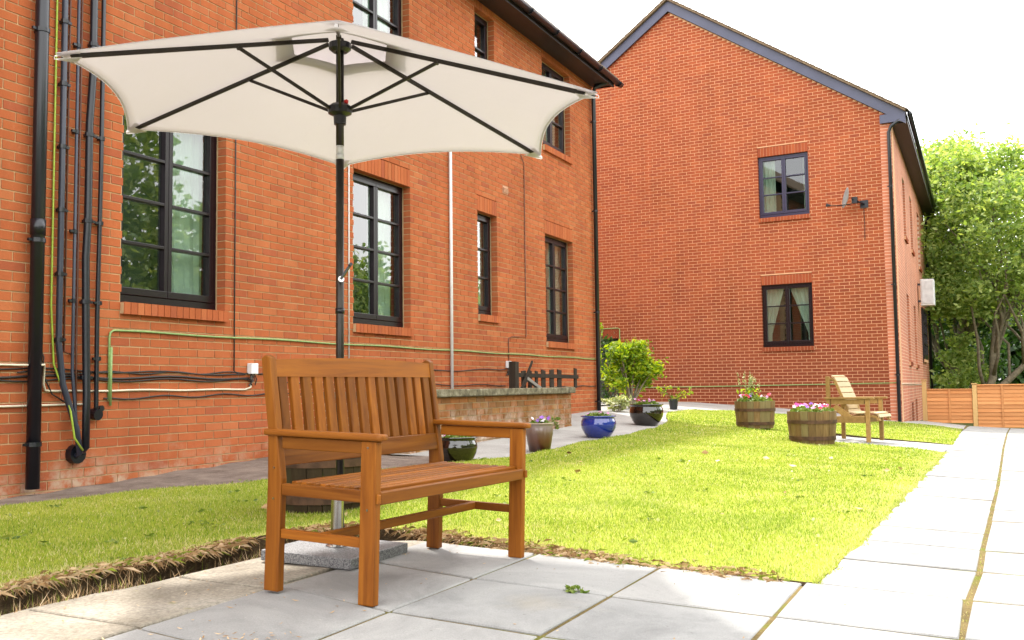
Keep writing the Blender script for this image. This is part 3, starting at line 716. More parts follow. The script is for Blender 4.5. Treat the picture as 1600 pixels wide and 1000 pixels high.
k = MB(); FL.tube(k, [(5.70, .66, -.01), (5.70, .65, .07)], .045, 14); FL.tube(k, [(5.77, .70, .0), (5.77, .70, .03)], .025, 10); k.build('pipe_end_cap', PVC, hL)
k = MB(); FL.tube(k, [(5.52, .35, -.02), (5.52, .35, .06)], .075, 14); k.build('pipe_entry', PVC, hL)
# cables strung along the wall
def sagline(y0, y1, z0, z1, o=.012, n=24, am=.012, sd=0):
    rr = random.Random(sd); ph = rr.random() * 9
    return [(y0 + (y1 - y0) * i / n, z0 + (z1 - z0) * i / n + am * math.sin(i * .9 + ph) * (0 < i < n), o) for i in range(n + 1)]
pipe(hL, FL, [(5.845, .76, .015), (5.845, 1.28, .015), (5.855, 1.32, .015), (5.885, 1.338, .015)] + sagline(5.93, 17.2, 1.34, 1.332, .015, 40, .005, 1), .0095, GREENC, 'green_cable', 6)
pipe(hL, FL, [(5.86, .72, .02), (5.862, 1.2, .02)], .011, GREENC, 'green_cable', 6)
for (a, b, z0, z1, mm_, r) in ((3.0, 7.5, 1.03, .985, CABLE, .007), (3.0, 7.55, .955, .95, CABLE, .010), (4.0, 7.6, .93, .93, CABLE, .007), (5.0, 7.6, .985, 1.0, CABLE, .006), (5.8, 8.6, .78, .80, CABLE, .007), (7.7, 13.3, .99, 1.10, CABLE, .007), (7.8, 13.3, .90, .86, CABLE, .006), (13.5, 17.2, .80, .84, CABLE, .007)):
    pipe(hL, FL, sagline(a, b, z0, z1, .013, 26, .012, int(a * 100 + z0 * 777)), r, mm_, 'black_cable', 5)
pipe(hL, FL, sagline(3.0, 5.0, 1.04, 1.04, .014, 6, .003, 3) + [(5.14, 1.04, .13), (5.2, 1.02, .05), (5.22, .9, .02), (5.24, .85, .015), (5.3, .845, .013)] + sagline(5.4, 7.5, .845, .84, .013, 16, .004, 4) + [(7.58, .86, .013), (7.6, .95, .013), (7.59, 1.0, .03)], .009, WHITEC, 'cream_cable', 6)
pipe(hL, FL, sagline(3.0, 5.65, .735, .74, .014, 8, .003, 5), .009, WHITEC, 'cream_cable', 6)
pipe(hL, FL, [(5.18, 1.19, .02), (5.22, 1.1, .02), (5.21, .98, .02), (5.3, .82, .02), (5.45, .74, .02)], .006, CABLE, 'black_cable', 5)
pipe(hL, FL, [(7.345, 4.8, .012), (7.345, 1.02, .012), (7.40, .99, .012)], .007, CABLE, 'black_cable', 5)
pipe(hL, FL, [(9.24, 3.6, .012), (9.24, 1.1, .012)], .008, WHITEP, 'white_cable', 6)
pipe(hL, FL, [(11.6, .5, .035), (11.6, 4.15, .035)], .022, WHITEP, 'white_pipe', 10)
pipe(hL, FL, [(13.95, 4.5, .012), (14.06, 4.38, .012), (14.06, 1.62, .012), (13.55, 1.60, .012), (13.42, 1.57, .012), (13.42, 1.2, .012)], .007, BROWNC, 'brown_cable', 5)
for (u, z) in ((7.59, 1.04), (13.37, 1.17)):
    k = MB(); FL.box(k, u - .05, u + .05, z - .05, z + .055, .002, .06); o = k.build('junction_box', BOXM, hL, bevel=.006)
    for q in range(5):
        k = MB(); FL.tube(k, [(u + random.uniform(-.02, .03), z - .05, .03), (u + random.uniform(-.05, .06), z - .1, .035), (u + random.uniform(-.06, .05), z - .16, .02)], .006, 5); k.build('cable_tail', CABLE, o)
k = MB()
for i in range(4): FL.box(k, 13.30, 13.46, 3.80 + i * .02, 3.812 + i * .02, .0, .02)
FL.box(k, 13.29, 13.47, 3.78, 3.90, -.004, .006); k.build('vent_grille', simple('terracotta_vent', (.46, .24, .15), .8), hL)

# ------------------------------------------------------------------ gable house
e_ = Vector((.99530, -.09685, 0)); n_ = Vector((-.09685, -.99530, 0))
hG = thing('gable_house', 'red brick house end with purple bargeboards and two small paired windows', 'house', (-4.6, 23.53, .1))
FG = Frame((-4.624, 23.532, 0), e_, n_)
AP = (-2.167, 10.30); SL = .672
def under(u, z): return z < AP[1] - .02 - abs(u - AP[0]) * SL
gb0 = 1.70 - 28 * .075
winG = [(0, 1.19, 1.70, 3.17), (0, 1.19, 4.775, 6.25)]
og = winG + [(a, b, d, d + .225) for a, b, c, d in winG] + [(-4.9, -3.75, .2, 2.05)]
zr = AP[1] - (3.046 - AP[0]) * SL
brick_wall(hG, FG, -7.38, 3.046, gb0, zr - .02, og, B2, M2, 300, under, rec=.0035, vis=lambda q: q[0] > 1010 and not (1150 < q[0] < 1400 and q[1] > 600), outline=[(-7.38, zr - .02), (3.046, zr - .02), (AP[0], AP[1] - .02)])
m = MB()
for a, b, c, d in winG: FG.box(m, a - .006, b + .006, d + .006, d + .219, -.24, -.1)
m.build('lintel_backing', M2, hG)
window(hG, FG, *winG[0], 2, 3, FRAME, B2, .06, .225, False, [(.02, .42, CURT, True), (.5, .98, CURT, True)])
window(hG, FG, *winG[1], 2, 3, FRAME2, B2, .06, .225, False, [(.03, .30, CURT, False), (.86, 1.0, CURT, False)])
soldier(hG, FG, -4.93, -3.72, 2.05, 2.275, -.1, .0, B2, 'lintel')
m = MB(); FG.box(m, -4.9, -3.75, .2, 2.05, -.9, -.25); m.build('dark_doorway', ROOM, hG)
pipe(hG, FG, [(-4.2, 1.9, .02), (-4.2, 2.28, .02), (-4.15, 2.31, .02), (-3.75, 2.31, .02), (-3.70, 2.28, .02), (-3.70, .80, .02), (-3.6, .775, .02), (-1.0, .79, .015), (3.03, .825, .015)], .012, GREENC, 'green_cable', 6)
# body, side wall
FS = Frame((-1.588, 23.237, 0), (0, 1, 0), (1, 0, 0)); LS = 13.6
winS = [(3.0, 3.9, 4.5, 6.0), (5.8, 6.7, 4.5, 6.0), (9.3, 10.4, 4.4, 6.1), (3.05, 3.9, 1.35, 3.05), (5.8, 6.7, 1.32, 2.95), (9.6, 11.9, 1.55, 3.15), (3.4, 4.2, -.3, .32), (5.0, 5.8, -.3, .38)]
us = sorted({0.25, LS, *[v for o in winS for v in o[:2]]}); zs = sorted({-.6, 6.82, *[v for o in winS for v in o[2:]]}); m = MB()
for i in range(len(us) - 1):
    for j in range(len(zs) - 1):
        cu = (us[i] + us[i + 1]) / 2; cz = (zs[j] + zs[j + 1]) / 2
        if any(o[0] < cu < o[1] and o[2] < cz < o[3] for o in winS): continue
        FS.box(m, us[i], us[i + 1], zs[j], zs[j + 1], -.24, 0)
FS.box(m, -.0, .25, -.6, 6.80, -.24, .0)
m.build('side_wall', TB1, hG)
for i, (a, b, c, d) in enumerate(winS[:6]):
    window(hG, FS, a, b, c, d, 2 if i == 5 else 1, 4 if i == 5 else 3, FRAME, B2, -.05 if i == 5 else .12, 0, False, [(.3, .9, CURT, False)])
m = MB(); m.box(-11.7, -2.0, 25.4, 36.8, -.6, 6.7); m.build('house_core', ROOM, hG)
k = MB(); FS.tube(k, [(.05, .80, .015), (3, .79, .015), (8, .77, .015)], .012, 6); k.build('green_cable', WHITEC, hG)
def gp_(u, z, y): q = FG.p(u, z, 0); return (q.x, q.y + y, z)
for sgn in (1, -1):
    u1 = 3.046 + .34 if sgn > 0 else -7.38 - .34
    zu = AP[1] + .26 - abs(u1 - AP[0]) * SL
    m = MB(); t = .05
    A = [FG.p(AP[0], AP[1] + .26, .16), FG.p(u1, zu, .16)]; B = [FG.p(u1, zu, .16) + Vector((0, 14.2, 0)), FG.p(AP[0], AP[1] + .26, .16) + Vector((0, 14.2, 0))]
    lo = [A[0], A[1], B[0], B[1]]; hi = [p + Vector((0, 0, t)) for p in lo]
    if sgn < 0: lo = lo[::-1]; hi = hi[::-1]
    m.hexa(lo + hi); m.build('roof', TILE, hG)
    m = MB(); h = .265                                     # bargeboard on the verge
    p0, p1 = (AP[0], AP[1] + .25), (u1 - .02 * sgn, AP[1] + .25 - abs(u1 - .02 * sgn - AP[0]) * SL)
    m.hexa([FG.p(p0[0], p0[1] - h, .05), FG.p(p0[0], p0[1] - h, .085), FG.p(p1[0], p1[1] - h, .085), FG.p(p1[0], p1[1] - h, .05), FG.p(p0[0], p0[1], .05), FG.p(p0[0], p0[1], .085), FG.p(p1[0], p1[1], .085), FG.p(p1[0], p1[1], .05)])
    m.build('bargeboard', FASCIA, hG)
    m = MB()
    q0 = 3.046 - .22 if sgn > 0 else -7.38 + .22
    a, b = sorted((q0, u1 - .03 * sgn))
    FG.box(m, a, b, zr - .16, zr + .03, -.02, .088); m.build('box_end', FASCIA, hG)
m = MB()
for i in range(36):
    for sgn in (1, -1):
        ua = AP[0] + sgn * i * .165; ub = AP[0] + sgn * (i + 1) * .165 * 1.0
        if abs(ub - AP[0]) > 5.66: continue
        za = AP[1] + .315 - abs(ua - AP[0]) * SL; zb_ = AP[1] + .315 - abs(ub - AP[0]) * SL
        c = [FG.p(ua, za - .008, -.3), FG.p(ua, za - .008, .175), FG.p(ub, zb_ + .004, .175), FG.p(ub, zb_ + .004, -.3)]
        if sgn < 0: c = c[::-1]
        m.hexa(c + [p + Vector((0, 0, .018)) for p in c])
stuff(m.build('verge_tiles', TILE, hG))
m = MB(); FS.box(m, .12, LS + .3, zr - .16, zr - .13, .002, .31); m.build('soffit', SOFFIT, hG)
m = MB(); FS.box(m, .12, LS + .3, zr - .165, zr + .02, .31, .335); m.build('fascia', SOFFIT, hG)
m = MB(); FS.tube(m, [(-.05, zr + .0, .395), (LS + .35, zr + .0, .395)], .052, 10); m.build('gutter', PVC, hG, smooth=True)
pipe(hG, FG, [(3.005, -.3, .07), (3.005, 6.42, .07), (3.06, 6.55, .07), (3.36, zr - .03, .04)], .038, PVC, 'drainpipe', 10, [(3.005, z, -1) for z in (1.0, 3.0, 5.2)])
pipe(hG, FS, [(LS - .1, -.6, .07), (LS - .1, 6.3, .07), (LS - .1, 6.5, .15), (LS - .1, zr - .05, .38)], .045, PVC, 'drainpipe', 10)

bx = thing('wall_box', 'pale grey square box sticking out from the side wall of the red brick house', 'box', FS.p(8.0, 3.1, 0))
m = MB(); FS.box(m, 8.0, 8.45, 3.08, 3.86, .08, .46); m.build('casing', BOXM, bx, bevel=.02)
m = MB(); FS.box(m, 7.985, 7.997, 3.14, 3.80, .12, .42); m.build('front_panel', simple('box_front', (.55, .56, .58), .4), bx, bevel=.004)
m = MB(); FS.box(m, 8.1, 8.3, 3.2, 3.25, 0, .09); FS.box(m, 8.1, 8.3, 3.7, 3.75, 0, .09); m.build('bracket', GREYPIPE, bx)

# satellite dish
ds = thing('satellite_dish', 'small grey satellite dish on a bracket beside the upper gable window', 'satellite dish', FG.p(2.2, 4.95, 0))
m = MB(); prof = [(0, .0), (.08, .006), (.16, .026), (.235, .055), (.24, .058), (.235, .064), (.16, .036), (.08, .016), (0, .01)]
m.lathe(prof, 28); o = m.build('reflector', DISH, None, smooth=True)
o.rotation_euler = (math.radians(78), 0, math.radians(-68)); o.location = FG.p(2.13, 4.98, .33); o.scale = (.85, 1.0, 1); adopt(o, ds)
m = MB(); FG.tube(m, [(2.42, 4.86, 0), (2.36, 4.88, .18), (2.22, 4.95, .30)], .022, 8); FG.box(m, 2.33, 2.5, 4.78, 4.95, 0, .03); FG.box(m, 2.2, 2.32, 4.86, 5.0, .2, .3); m.build('bracket', PVC, ds)
m = MB(); FG.tube(m, [(2.2, 4.84, .34), (1.95, 4.80, .50), (1.76, 4.80, .62)], .012, 6); m.build('feed_arm', PVC, ds)
m = MB(); FG.tube(m, [(1.80, 4.80, .60), (1.72, 4.84, .64)], .026, 8); FG.box(m, 1.71, 1.77, 4.78, 4.83, .61, .65); m.build('receiver', PVC, ds, bevel=.004)
m = MB(); FG.tube(m, [(2.4, 4.8, .01), (2.41, 4.4, .01), (2.40, 4.05, .01)], .007, 5); m.build('cable', CABLE, ds)

# ------------------------------------------------------------------ low walled area way with picket gate
lw = thing('low_wall', 'low weathered brick wall with lichened concrete coping along the house path', 'wall', (-5.25, 10.5, .2))
FW = Frame((-5.17, 0, 0), Vector((-.035, 1, 0)).normalized(), Vector((1, .035, 0)).normalized())
Y0, Y1 = 8.75, 13.62
FW.O = Vector((-5.04, 0, 0))
brick_wall(lw, FW, Y0, Y1, .73 - 9 * .075, .73, [], B3, M3, 300, thick=.21, depth=.1, name='wall')
u = Y0 - .05; k = 0
while u < Y1 + .04:
    w = min(.9, Y1 + .05 - u); m = MB(); FW.box(m, u + .003, u + w - .003, .732, .818, -.27, .06); o = m.build('coping_stone', COPING, lw, bevel=.012); u += w
for uu, s in ((Y1, 1), (Y0, -1)):
    p = FW.p(uu, .73, -.21); q = FW.p(uu - s * .2, .73, -.21)
    m = MB(); x0 = -6.45
    m.box(x0, p.x, min(p.y, q.y), max(p.y, q.y), .05, .73); m.build('return_wall', TB2, lw)
    m = MB(); m.box(x0, p.x - .065, min(p.y, q.y) - .03, max(p.y, q.y) + .03, .733, .803); m.build('coping_stone', COPING, lw, bevel=.01)
pf = thing('picket_fence', 'broken dark weathered picket fence with a leaning prop behind the low wall', 'fence', FW.p(12, .8, -.5))
def pick(y, w, z0, z1, t=.02, nm='picket', o=-.42, lean=0):
    m = MB(); c = [FW.p(y - w / 2, z0, o), FW.p(y + w / 2, z0, o), FW.p(y + w / 2, z0, o + t), FW.p(y - w / 2, z0, o + t)]
    d = FW.u * lean; zt = Vector((0, 0, z1 - z0)); zt2 = zt + Vector((0, 0, random.uniform(-.02, .01)))
    e = [c[0] + zt + d, c[1] + zt2 + d, c[2] + zt2 + d, c[3] + zt + d]
    m.hexa([c[3], c[2], c[1], c[0], e[3], e[2], e[1], e[0]]); return m.build(nm, PICKW, pf, bevel=.003)
def at(pxx, o=-.42):                                        # metres along the wall for a picket seen at that column
    lo, hi = 6.0, 16.0
    for _ in range(40):
        mid = (lo + hi) / 2
        if px(FW.p(mid, 1.0, o))[0] < pxx: lo = mid
        else: hi = mid
    return lo
pick(at(803), .13, .35, 1.19, .1, 'post', -.47)
for xx, w, zt in ((817, .14, 1.06), (827, .11, 1.08), (837, .09, 1.07), (848, .15, 1.09), (861, .16, 1.09), (873, .16, 1.10), (898, .12, 1.13)): pick(at(xx), w, .35 if xx < 890 else .806, zt)
m = MB(); a = FW.p(at(806), 1.00, -.40); b = FW.p(at(901), .985, -.40); m.beam(a, b, .03, .06); m.build('rail', PICKW, pf, bevel=.003)
m = MB(); m.beam(FW.p(at(815), .95, -.34), FW.p(at(846), .70, -.30), .05, .05); m.build('prop', simple('grey_pole', (.20, .18, .16), .8), pf, bevel=.006)
m = MB(); m.beam(FW.p(at(806), .82, -.33), FW.p(at(826), 1.20, -.36), .025, .03); m.beam(FW.p(at(805), .78, -.34), FW.p(at(818), .98, -.35), .03, .04); m.build('brace', PICKW, pf)

# ------------------------------------------------------------------ timber fence at the back
fn = thing('panel_fence', 'new orange timber lap panel fence across the end of the paved path', 'fence', (0, 26.1, -.4))
FF = Frame((-1.32, 26.25, 0), Vector((1, -.02, 0)).normalized(), Vector((-.02, -1, 0)).normalized())
u = 0.05; first = True
for i, (w, h) in enumerate(((1.12, .80), (1.80, 1.0), (1.80, 1.0), (1.80, 1.0), (1.8, 1.0))):
    b0 = terr(-1.3 + u + w / 2, 26.1) - .02
    pz = b0 + h + .03
    m = MB(); FF.box(m, u - .05, u + .05, b0 - .3, (b0 + 1.06 if i else b0 + 1.05), -.05, .05); m.build('post', POSTW, fn, bevel=.005)
    m = MB(); FF.box(m, u - .065, u + .065, (b0 + 1.063), b0 + 1.09, -.065, .065); m.build('post_cap', POSTW, fn, bevel=.008)
    n = 9 if h < .9 else 11; sh = h / n
    for k in range(n):
        z0 = b0 + .03 + k * sh; m = MB()
        c = [FF.p(u + .055, z0, -.012), FF.p(u + w - .055, z0, -.012), FF.p(u + w - .055, z0, .012), FF.p(u + .055, z0, .012)]
        e = [FF.p(u + .055, z0 + sh + .02, -.02), FF.p(u + w - .055, z0 + sh + .02, -.02), FF.p(u + w - .055, z0 + sh + .02, -.008), FF.p(u + .055, z0 + sh + .02, -.008)]
        m.hexa(c[::-1] + e[::-1]); m.build('slat', FENCEW, fn)
    for f in ((.5,) if w < 1.5 else (.33, .67)):
        m = MB(); FF.box(m, u + w * f - .022, u + w * f + .022, b0 + .03, pz, .012, .035); m.build('batten', FENCEW, fn, bevel=.003)
    m = MB(); FF.box(m, u + .05, u + w - .05, pz + .004, pz + .03, -.03, .04); m.build('top_rail', FENCEW, fn, bevel=.004)
    u += w

# ------------------------------------------------------------------ bench
bn = thing('garden_bench', 'two seat slatted hardwood bench standing on the patio in front of the parasol', 'bench')
L_, D_ = 1.12, .51
def bb(nm, y0, y1, v0, v1, z0, z1, m=None, bev=.004, ax=1):       # y along the bench, v depth towards the back
    k = MB(); k.box(-v1, -v0, y0, y1, z0, z1); return k.build(nm, m or {0: BENCHX, 1: BENCHW, 2: BENCHV}[ax], bn, bevel=bev)
LT = .034
for y0 in (0, L_ - LT):
    bb('leg', y0, y0 + LT, 0, .068, 0, .578, ax=2)
    k = MB()                                                      # rear leg runs on up into the raked back post
    P = [(.442, 0), (.512, 0), (.506, .40), (.512, .60), (.556, .872), (.535, .886), (.512, .876), (.470, .62), (.440, .42)]
    a = [(-v, y0, z) for v, z in P]; b = [(-v, y0 + LT, z) for v, z in P]; n = len(P)
    k.v = a + b; k.f = [tuple(range(n)), tuple(range(2 * n - 1, n - 1, -1))] + [(i, i + n, (i + 1) % n + n, (i + 1) % n) for i in range(n)]; k.t = [None] * len(k.f)
    me = k.mesh('leg'); o = link('leg', me, BENCHV, bn); bv = o.modifiers.new('bevel', 'BEVEL'); bv.width = .004; bv.segments = 2
    ym = y0 + LT / 2
    k = MB()                                                      # armrest with a rounded nose
    w = .03; pts = []
    for i in range(9):
        t = -PI / 2 + PI * i / 8; pts.append((.0 - .010 - .018 * math.cos(t), ym + w * math.sin(t)))
    pts = pts + [(.525, ym + w), (.525, ym - w)]
    n = len(pts); k.v = [(-v, y, .580) for v, y in pts] + [(-v, y, .604) for v, y in pts]
    k.f = [tuple(range(n)), tuple(range(2 * n - 1, n - 1, -1))] + [(i, i + n, (i + 1) % n + n, (i + 1) % n) for i in range(n)]; k.t = [None] * len(k.f)
    o = link('armrest', k.mesh('armrest'), BENCHX, bn); bv = o.modifiers.new('bevel', 'BEVEL'); bv.width = .009; bv.segments = 3; bv.limit_method = 'ANGLE'
    bb('arm_rail', y0 + .006, y0 + LT - .006, .068, .445, .532, .578, ax=0)
    bb('seat_rail', y0 + .005, y0 + LT - .005, .068, .442, .358, .402, ax=0)
    bb('stretcher', y0 + .007, y0 + LT - .007, .068, .442, .198, .234, ax=0)
bb('centre_stretcher', LT - .007, L_ - LT + .007, .245, .272, .199, .233)
bb('front_rail', LT - .004, L_ - LT + .004, -.004, .024, .352, .398)
for y0 in (.004, L_ - .020): bb('rail_end_block', y0, y0 + .016, -.012, -.001, .358, .392, bev=.003)
bb('rear_rail', LT, L_ - LT, .43, .455, .352, .395)
for i in range(9):
    v0 = .030 + i * .0455; bb('seat_slat', LT + .004, L_ - LT - .004, v0, v0 + .027, .380 - .002 * math.sin(PI * i / 8), .410 - .002 * math.sin(PI * i / 8), bev=.004)
for k_ in (.33, .67):
    bb('seat_bearer', L_ * k_ - .015, L_ * k_ + .015, .026, .43, .360, .388, ax=0)
rake = lambda z: .452 + (z - .46) * .155
def tilted(nm, y0, y1, z0, z1, th, m, off=0):
    k = MB(); c = []
    for z in (z0, z1):
        v = rake(z) + off; c += [(-v - th, y0, z), (-v, y0, z), (-v, y1, z), (-v - th, y1, z)]
    k.hexa(c); return k.build(nm, m, bn, bevel=.004)
tilted('lower_back_rail', LT, L_ - LT, .465, .540, .026, BENCHW)
k = MB(); n = 24; lo = []; 
for i in range(n + 1):
    f = i / n; y = LT + (L_ - 2 * LT) * f; z1 = .868 + .013 * math.sin(PI * f); 
    lo.append((y, .802, z1))
for i in range(n):
    (ya, za, zc), (yb, zd, ze) = lo[i], lo[i + 1]; th = .026
    for (v_, fl) in ((0, 0), (th, 1)):
        q = [(-rake(za) - v_, ya, za), (-rake(zd) - v_, yb, zd), (-rake(ze) - v_, yb, ze), (-rake(zc) - v_, ya, zc)]
        k.quad(*(q[::-1] if fl else q))
    k.quad((-rake(zc), ya, zc), (-rake(ze), yb, ze), (-rake(ze) - th, yb, ze), (-rake(zc) - th, ya, zc))
    k.quad((-rake(za) - th, ya, za), (-rake(zd) - th, yb, zd), (-rake(zd), yb, zd), (-rake(za), ya, za))
k.build('top_back_rail', BENCHW, bn)
ns = 15; sp = (L_ - 2 * LT) / ns
for i in range(ns):
    y = LT + sp * (i + .5); tilted('back_slat', y - .0235, y + .0235, .538, .806, .021, BENCHV, .002)
for y0, s in ((0, -1), (L_, 1)):
    for (v, z) in ((.475, .345), (.475, .46), (.034, .335), (.036, .555)):
        k = MB(); k.tube([(-v, y0, z), (-v, y0 + s * .0015, z)], .0045, 8); k.build('screw', CHROME, bn)
bn.location = (-1.958, 2.95, .0665); bn.rotation_euler = (0, math.atan(.030), -.0636)

# ------------------------------------------------------------------ parasol and its base
UC = (-2.655, 3.735); RT, ROT, ZT_ = 1.246, 4.273, 2.112; ZH = 2.475
pb = thing('umbrella_stand', 'square speckled granite parasol base with a steel tube, behind the bench', 'parasol stand')
z0 = terr(*UC) + .004
k = MB(); k.box(-.235, .235, -.235, .235, 0, .046); o = k.build('granite_block', GRANITE, pb, bevel=.004)
k = MB(); k.lathe([(0, .047), (.048, .047), (.048, .051), (.031, .056), (.0275, .10), (.0275, .31), (.029, .312), (.029, .326), (.02, .328), (0, .328)], 24); k.build('tube', CHROME, pb, smooth=False)
k = MB(); k.tube([(.02, 0, .27), (.058, 0, .27)], .006, 8); k.tube([(.058, 0, .27), (.078, 0, .27)], .018, 12); k.build('clamp_knob', PVC, pb)
pb.location = (UC[0], UC[1] - .03, z0); pb.rotation_euler = (0, math.atan(.030), .02)
um = thing('parasol', 'open cream six sided canvas parasol on a dark pole above the bench', 'parasol', (UC[0], UC[1], z0))
cx0, cy0 = UC
k = MB(); k.tube([(cx0, cy0, z0 + .08), (cx0, cy0, 1.90)], .0185, 16); k.build('pole', BRONZE, um, smooth=True)
k = MB(); k.tube([(cx0, cy0, 1.18), (cx0, cy0, 1.205)], .0215, 16); k.build('pole_joint', PVC, um, smooth=True)
k = MB(); k.tube([(cx0, cy0, 1.90), (cx0, cy0, 1.925)], .0195, 16); k.tube([(cx0, cy0, 1.925), (cx0, cy0, 1.965)], .017, 16); k.build('tilt_joint', WHITEP, um, smooth=True)
k = MB(); k.tube([(cx0, cy0, 1.965), (cx0, cy0, ZH)], .0185, 16); k.build('upper_pole', BRONZE, um, smooth=True)
tip = lambda i, r=RT, z=ZT_: Vector((cx0 + r * math.cos(ROT + i * PI / 3), cy0 + r * math.sin(ROT + i * PI / 3), z - .042 * r * math.cos(ROT + i * PI / 3)))
TOP = Vector((cx0, cy0, ZH + .01))
def panel(i, s0, s1, ns, nt_, lift=0, scal=.062, apex=TOP):
    A = tip(i); B = tip(i + 1); out = []
    for a in range(ns + 1):
        s = s0 + (s1 - s0) * a / ns; row = []
        for b in range(nt_ + 1):
            t = b / nt_; w = 4 * t * (1 - t)
            ss = s - scal * w * s ** 3
            p = apex.lerp(A.lerp(B, t), ss); p.z += lift + .022 * w * ss * (1 - .5 * ss)
            row.append(p)
        out.append(row)
    return out
k = MB()
for i in range(6):
    R_ = panel(i, .20, 1, 16, 16, .012)
    for a in range(16):
        for b in range(16): k.quad(R_[a][b], R_[a + 1][b], R_[a + 1][b + 1], R_[a][b + 1])
cn = k.build('canopy', CANVAS, um, smooth=True)
import bmesh
def weld(o, d=1e-4):
    b = bmesh.new(); b.from_mesh(o.data); bmesh.ops.remove_doubles(b, verts=b.verts, dist=d); b.to_mesh(o.data); b.free()
weld(cn); cn.modifiers.new('thick', 'SOLIDIFY').thickness = .0015
es = cn.data.polygons; es.foreach_set('use_smooth', [True] * len(es))
k = MB()
for i in range(6):
    R_ = panel(i, .0, .29, 6, 10, .06, .5)
    for a in range(6):
        for b in range(10): k.quad(R_[a][b], R_[a + 1][b], R_[a + 1][b + 1], R_[a][b + 1])
o = k.build('vent_cap', CANVAS, um, smooth=True); weld(o); o.modifiers.new('thick', 'SOLIDIFY').thickness = .0015
k = MB()                                                           # hem along the scalloped edge
for i in range(6):
    R_ = panel(i, .988, 1.0, 1, 20, .008)
    for b in range(20): k.quad(R_[0][b], R_[1][b], R_[1][b + 1], R_[0][b + 1])
k.build('hem', CANVAS, um)
for i in range(6):
    T_ = tip(i); k = MB(); d = (T_ - TOP).normalized()
    rr = tip(i, RT * .955); a = TOP.lerp(T_, .05) - Vector((0, 0, .012)); b = TOP.lerp(T_, .955) - Vector((0, 0, .006))
    k.beam(a, b, .013, .019); k.build('rib', BRONZE, um, bevel=.002)
    q = TOP.lerp(T_, .40) - Vector((0, 0, .02)); rn = Vector((cx0 + .05 * math.cos(ROT + i * PI / 3), cy0 + .05 * math.sin(ROT + i * PI / 3), 2.135))
    k = MB(); k.beam(rn, q, .011, .015); k.build('strut', BRONZE, um, bevel=.002)
    k = MB(); nrm = d.cross(Vector((0, 0, 1))).normalized(); k.tube([q - nrm * .011, q + nrm * .011], .008, 8); k.build('hinge', BRONZE, um)
    k = MB(); p0 = TOP.lerp(T_, .93); s_ = nrm                       # stitched corner pocket
    k.quad(p0 - s_ * .045 + Vector((0, 0, .0)), p0 + s_ * .045, T_ + s_ * .006 + d * .004, T_ - s_ * .006 + d * .004)
    k.quad(p0 - s_ * .045 - Vector((0, 0, .024)), p0 + s_ * .045 - Vector((0, 0, .024)), T_ + s_ * .006 + d * .004 - Vector((0, 0, .012)), T_ - s_ * .006 + d * .004 - Vector((0, 0, .012)))
    k.quad(T_ - s_ * .006 + d * .004, T_ + s_ * .006 + d * .004, T_ + s_ * .006 + d * .004 - Vector((0, 0, .012)), T_ - s_ * .006 + d * .004 - Vector((0, 0, .012)))
    k.build('corner_pocket', CANVAS, um)
k = MB(); k.lathe([(.0, -.028), (.035, -.03), (.052, -.016), (.052, .012), (.03, .02), (0, .02)], 18, (cx0, cy0, ZH - .035)); k.build('hub', PVC, um, smooth=False)
k = MB(); k.lathe([(.0195, -.07), (.028, -.07), (.030, -.03), (.055, -.018), (.058, .012), (.04, .026), (.0195, .03)], 18, (cx0, cy0, 2.135)); k.build('runner', PVC, um)
k = MB(); k.lathe([(0, 0), (.010, .002), (.011, .016), (0, .022)], 10, (cx0 + .035, cy0 + .0, 2.16)); k.build('release_button', RED, um, smooth=True)
k = MB(); a = Vector((cx0 + .018, cy0 - .02, 1.335)); k.tube([(cx0 + .0, cy0 - .0, 1.335), tuple(a + Vector((.016, -.018, 0)))], .014, 12); o = k.build('crank', CHROME, um)
b = a + Vector((.016, -.018, 0)); c_ = b + Vector((.040, .012, .062)); k = MB(); k.beam(b, c_, .016, .009); k.tube([tuple(c_), tuple(c_ + Vector((.026, -.03, .0)))], .008, 8); k.build('crank_handle', PVC, o)
k = MB(); k.tube([(cx0 + .021, cy0 - .004, 2.09), (cx0 + .022, cy0 - .004, 2.44)], .0025, 5); k.build('cord', PVC, um)

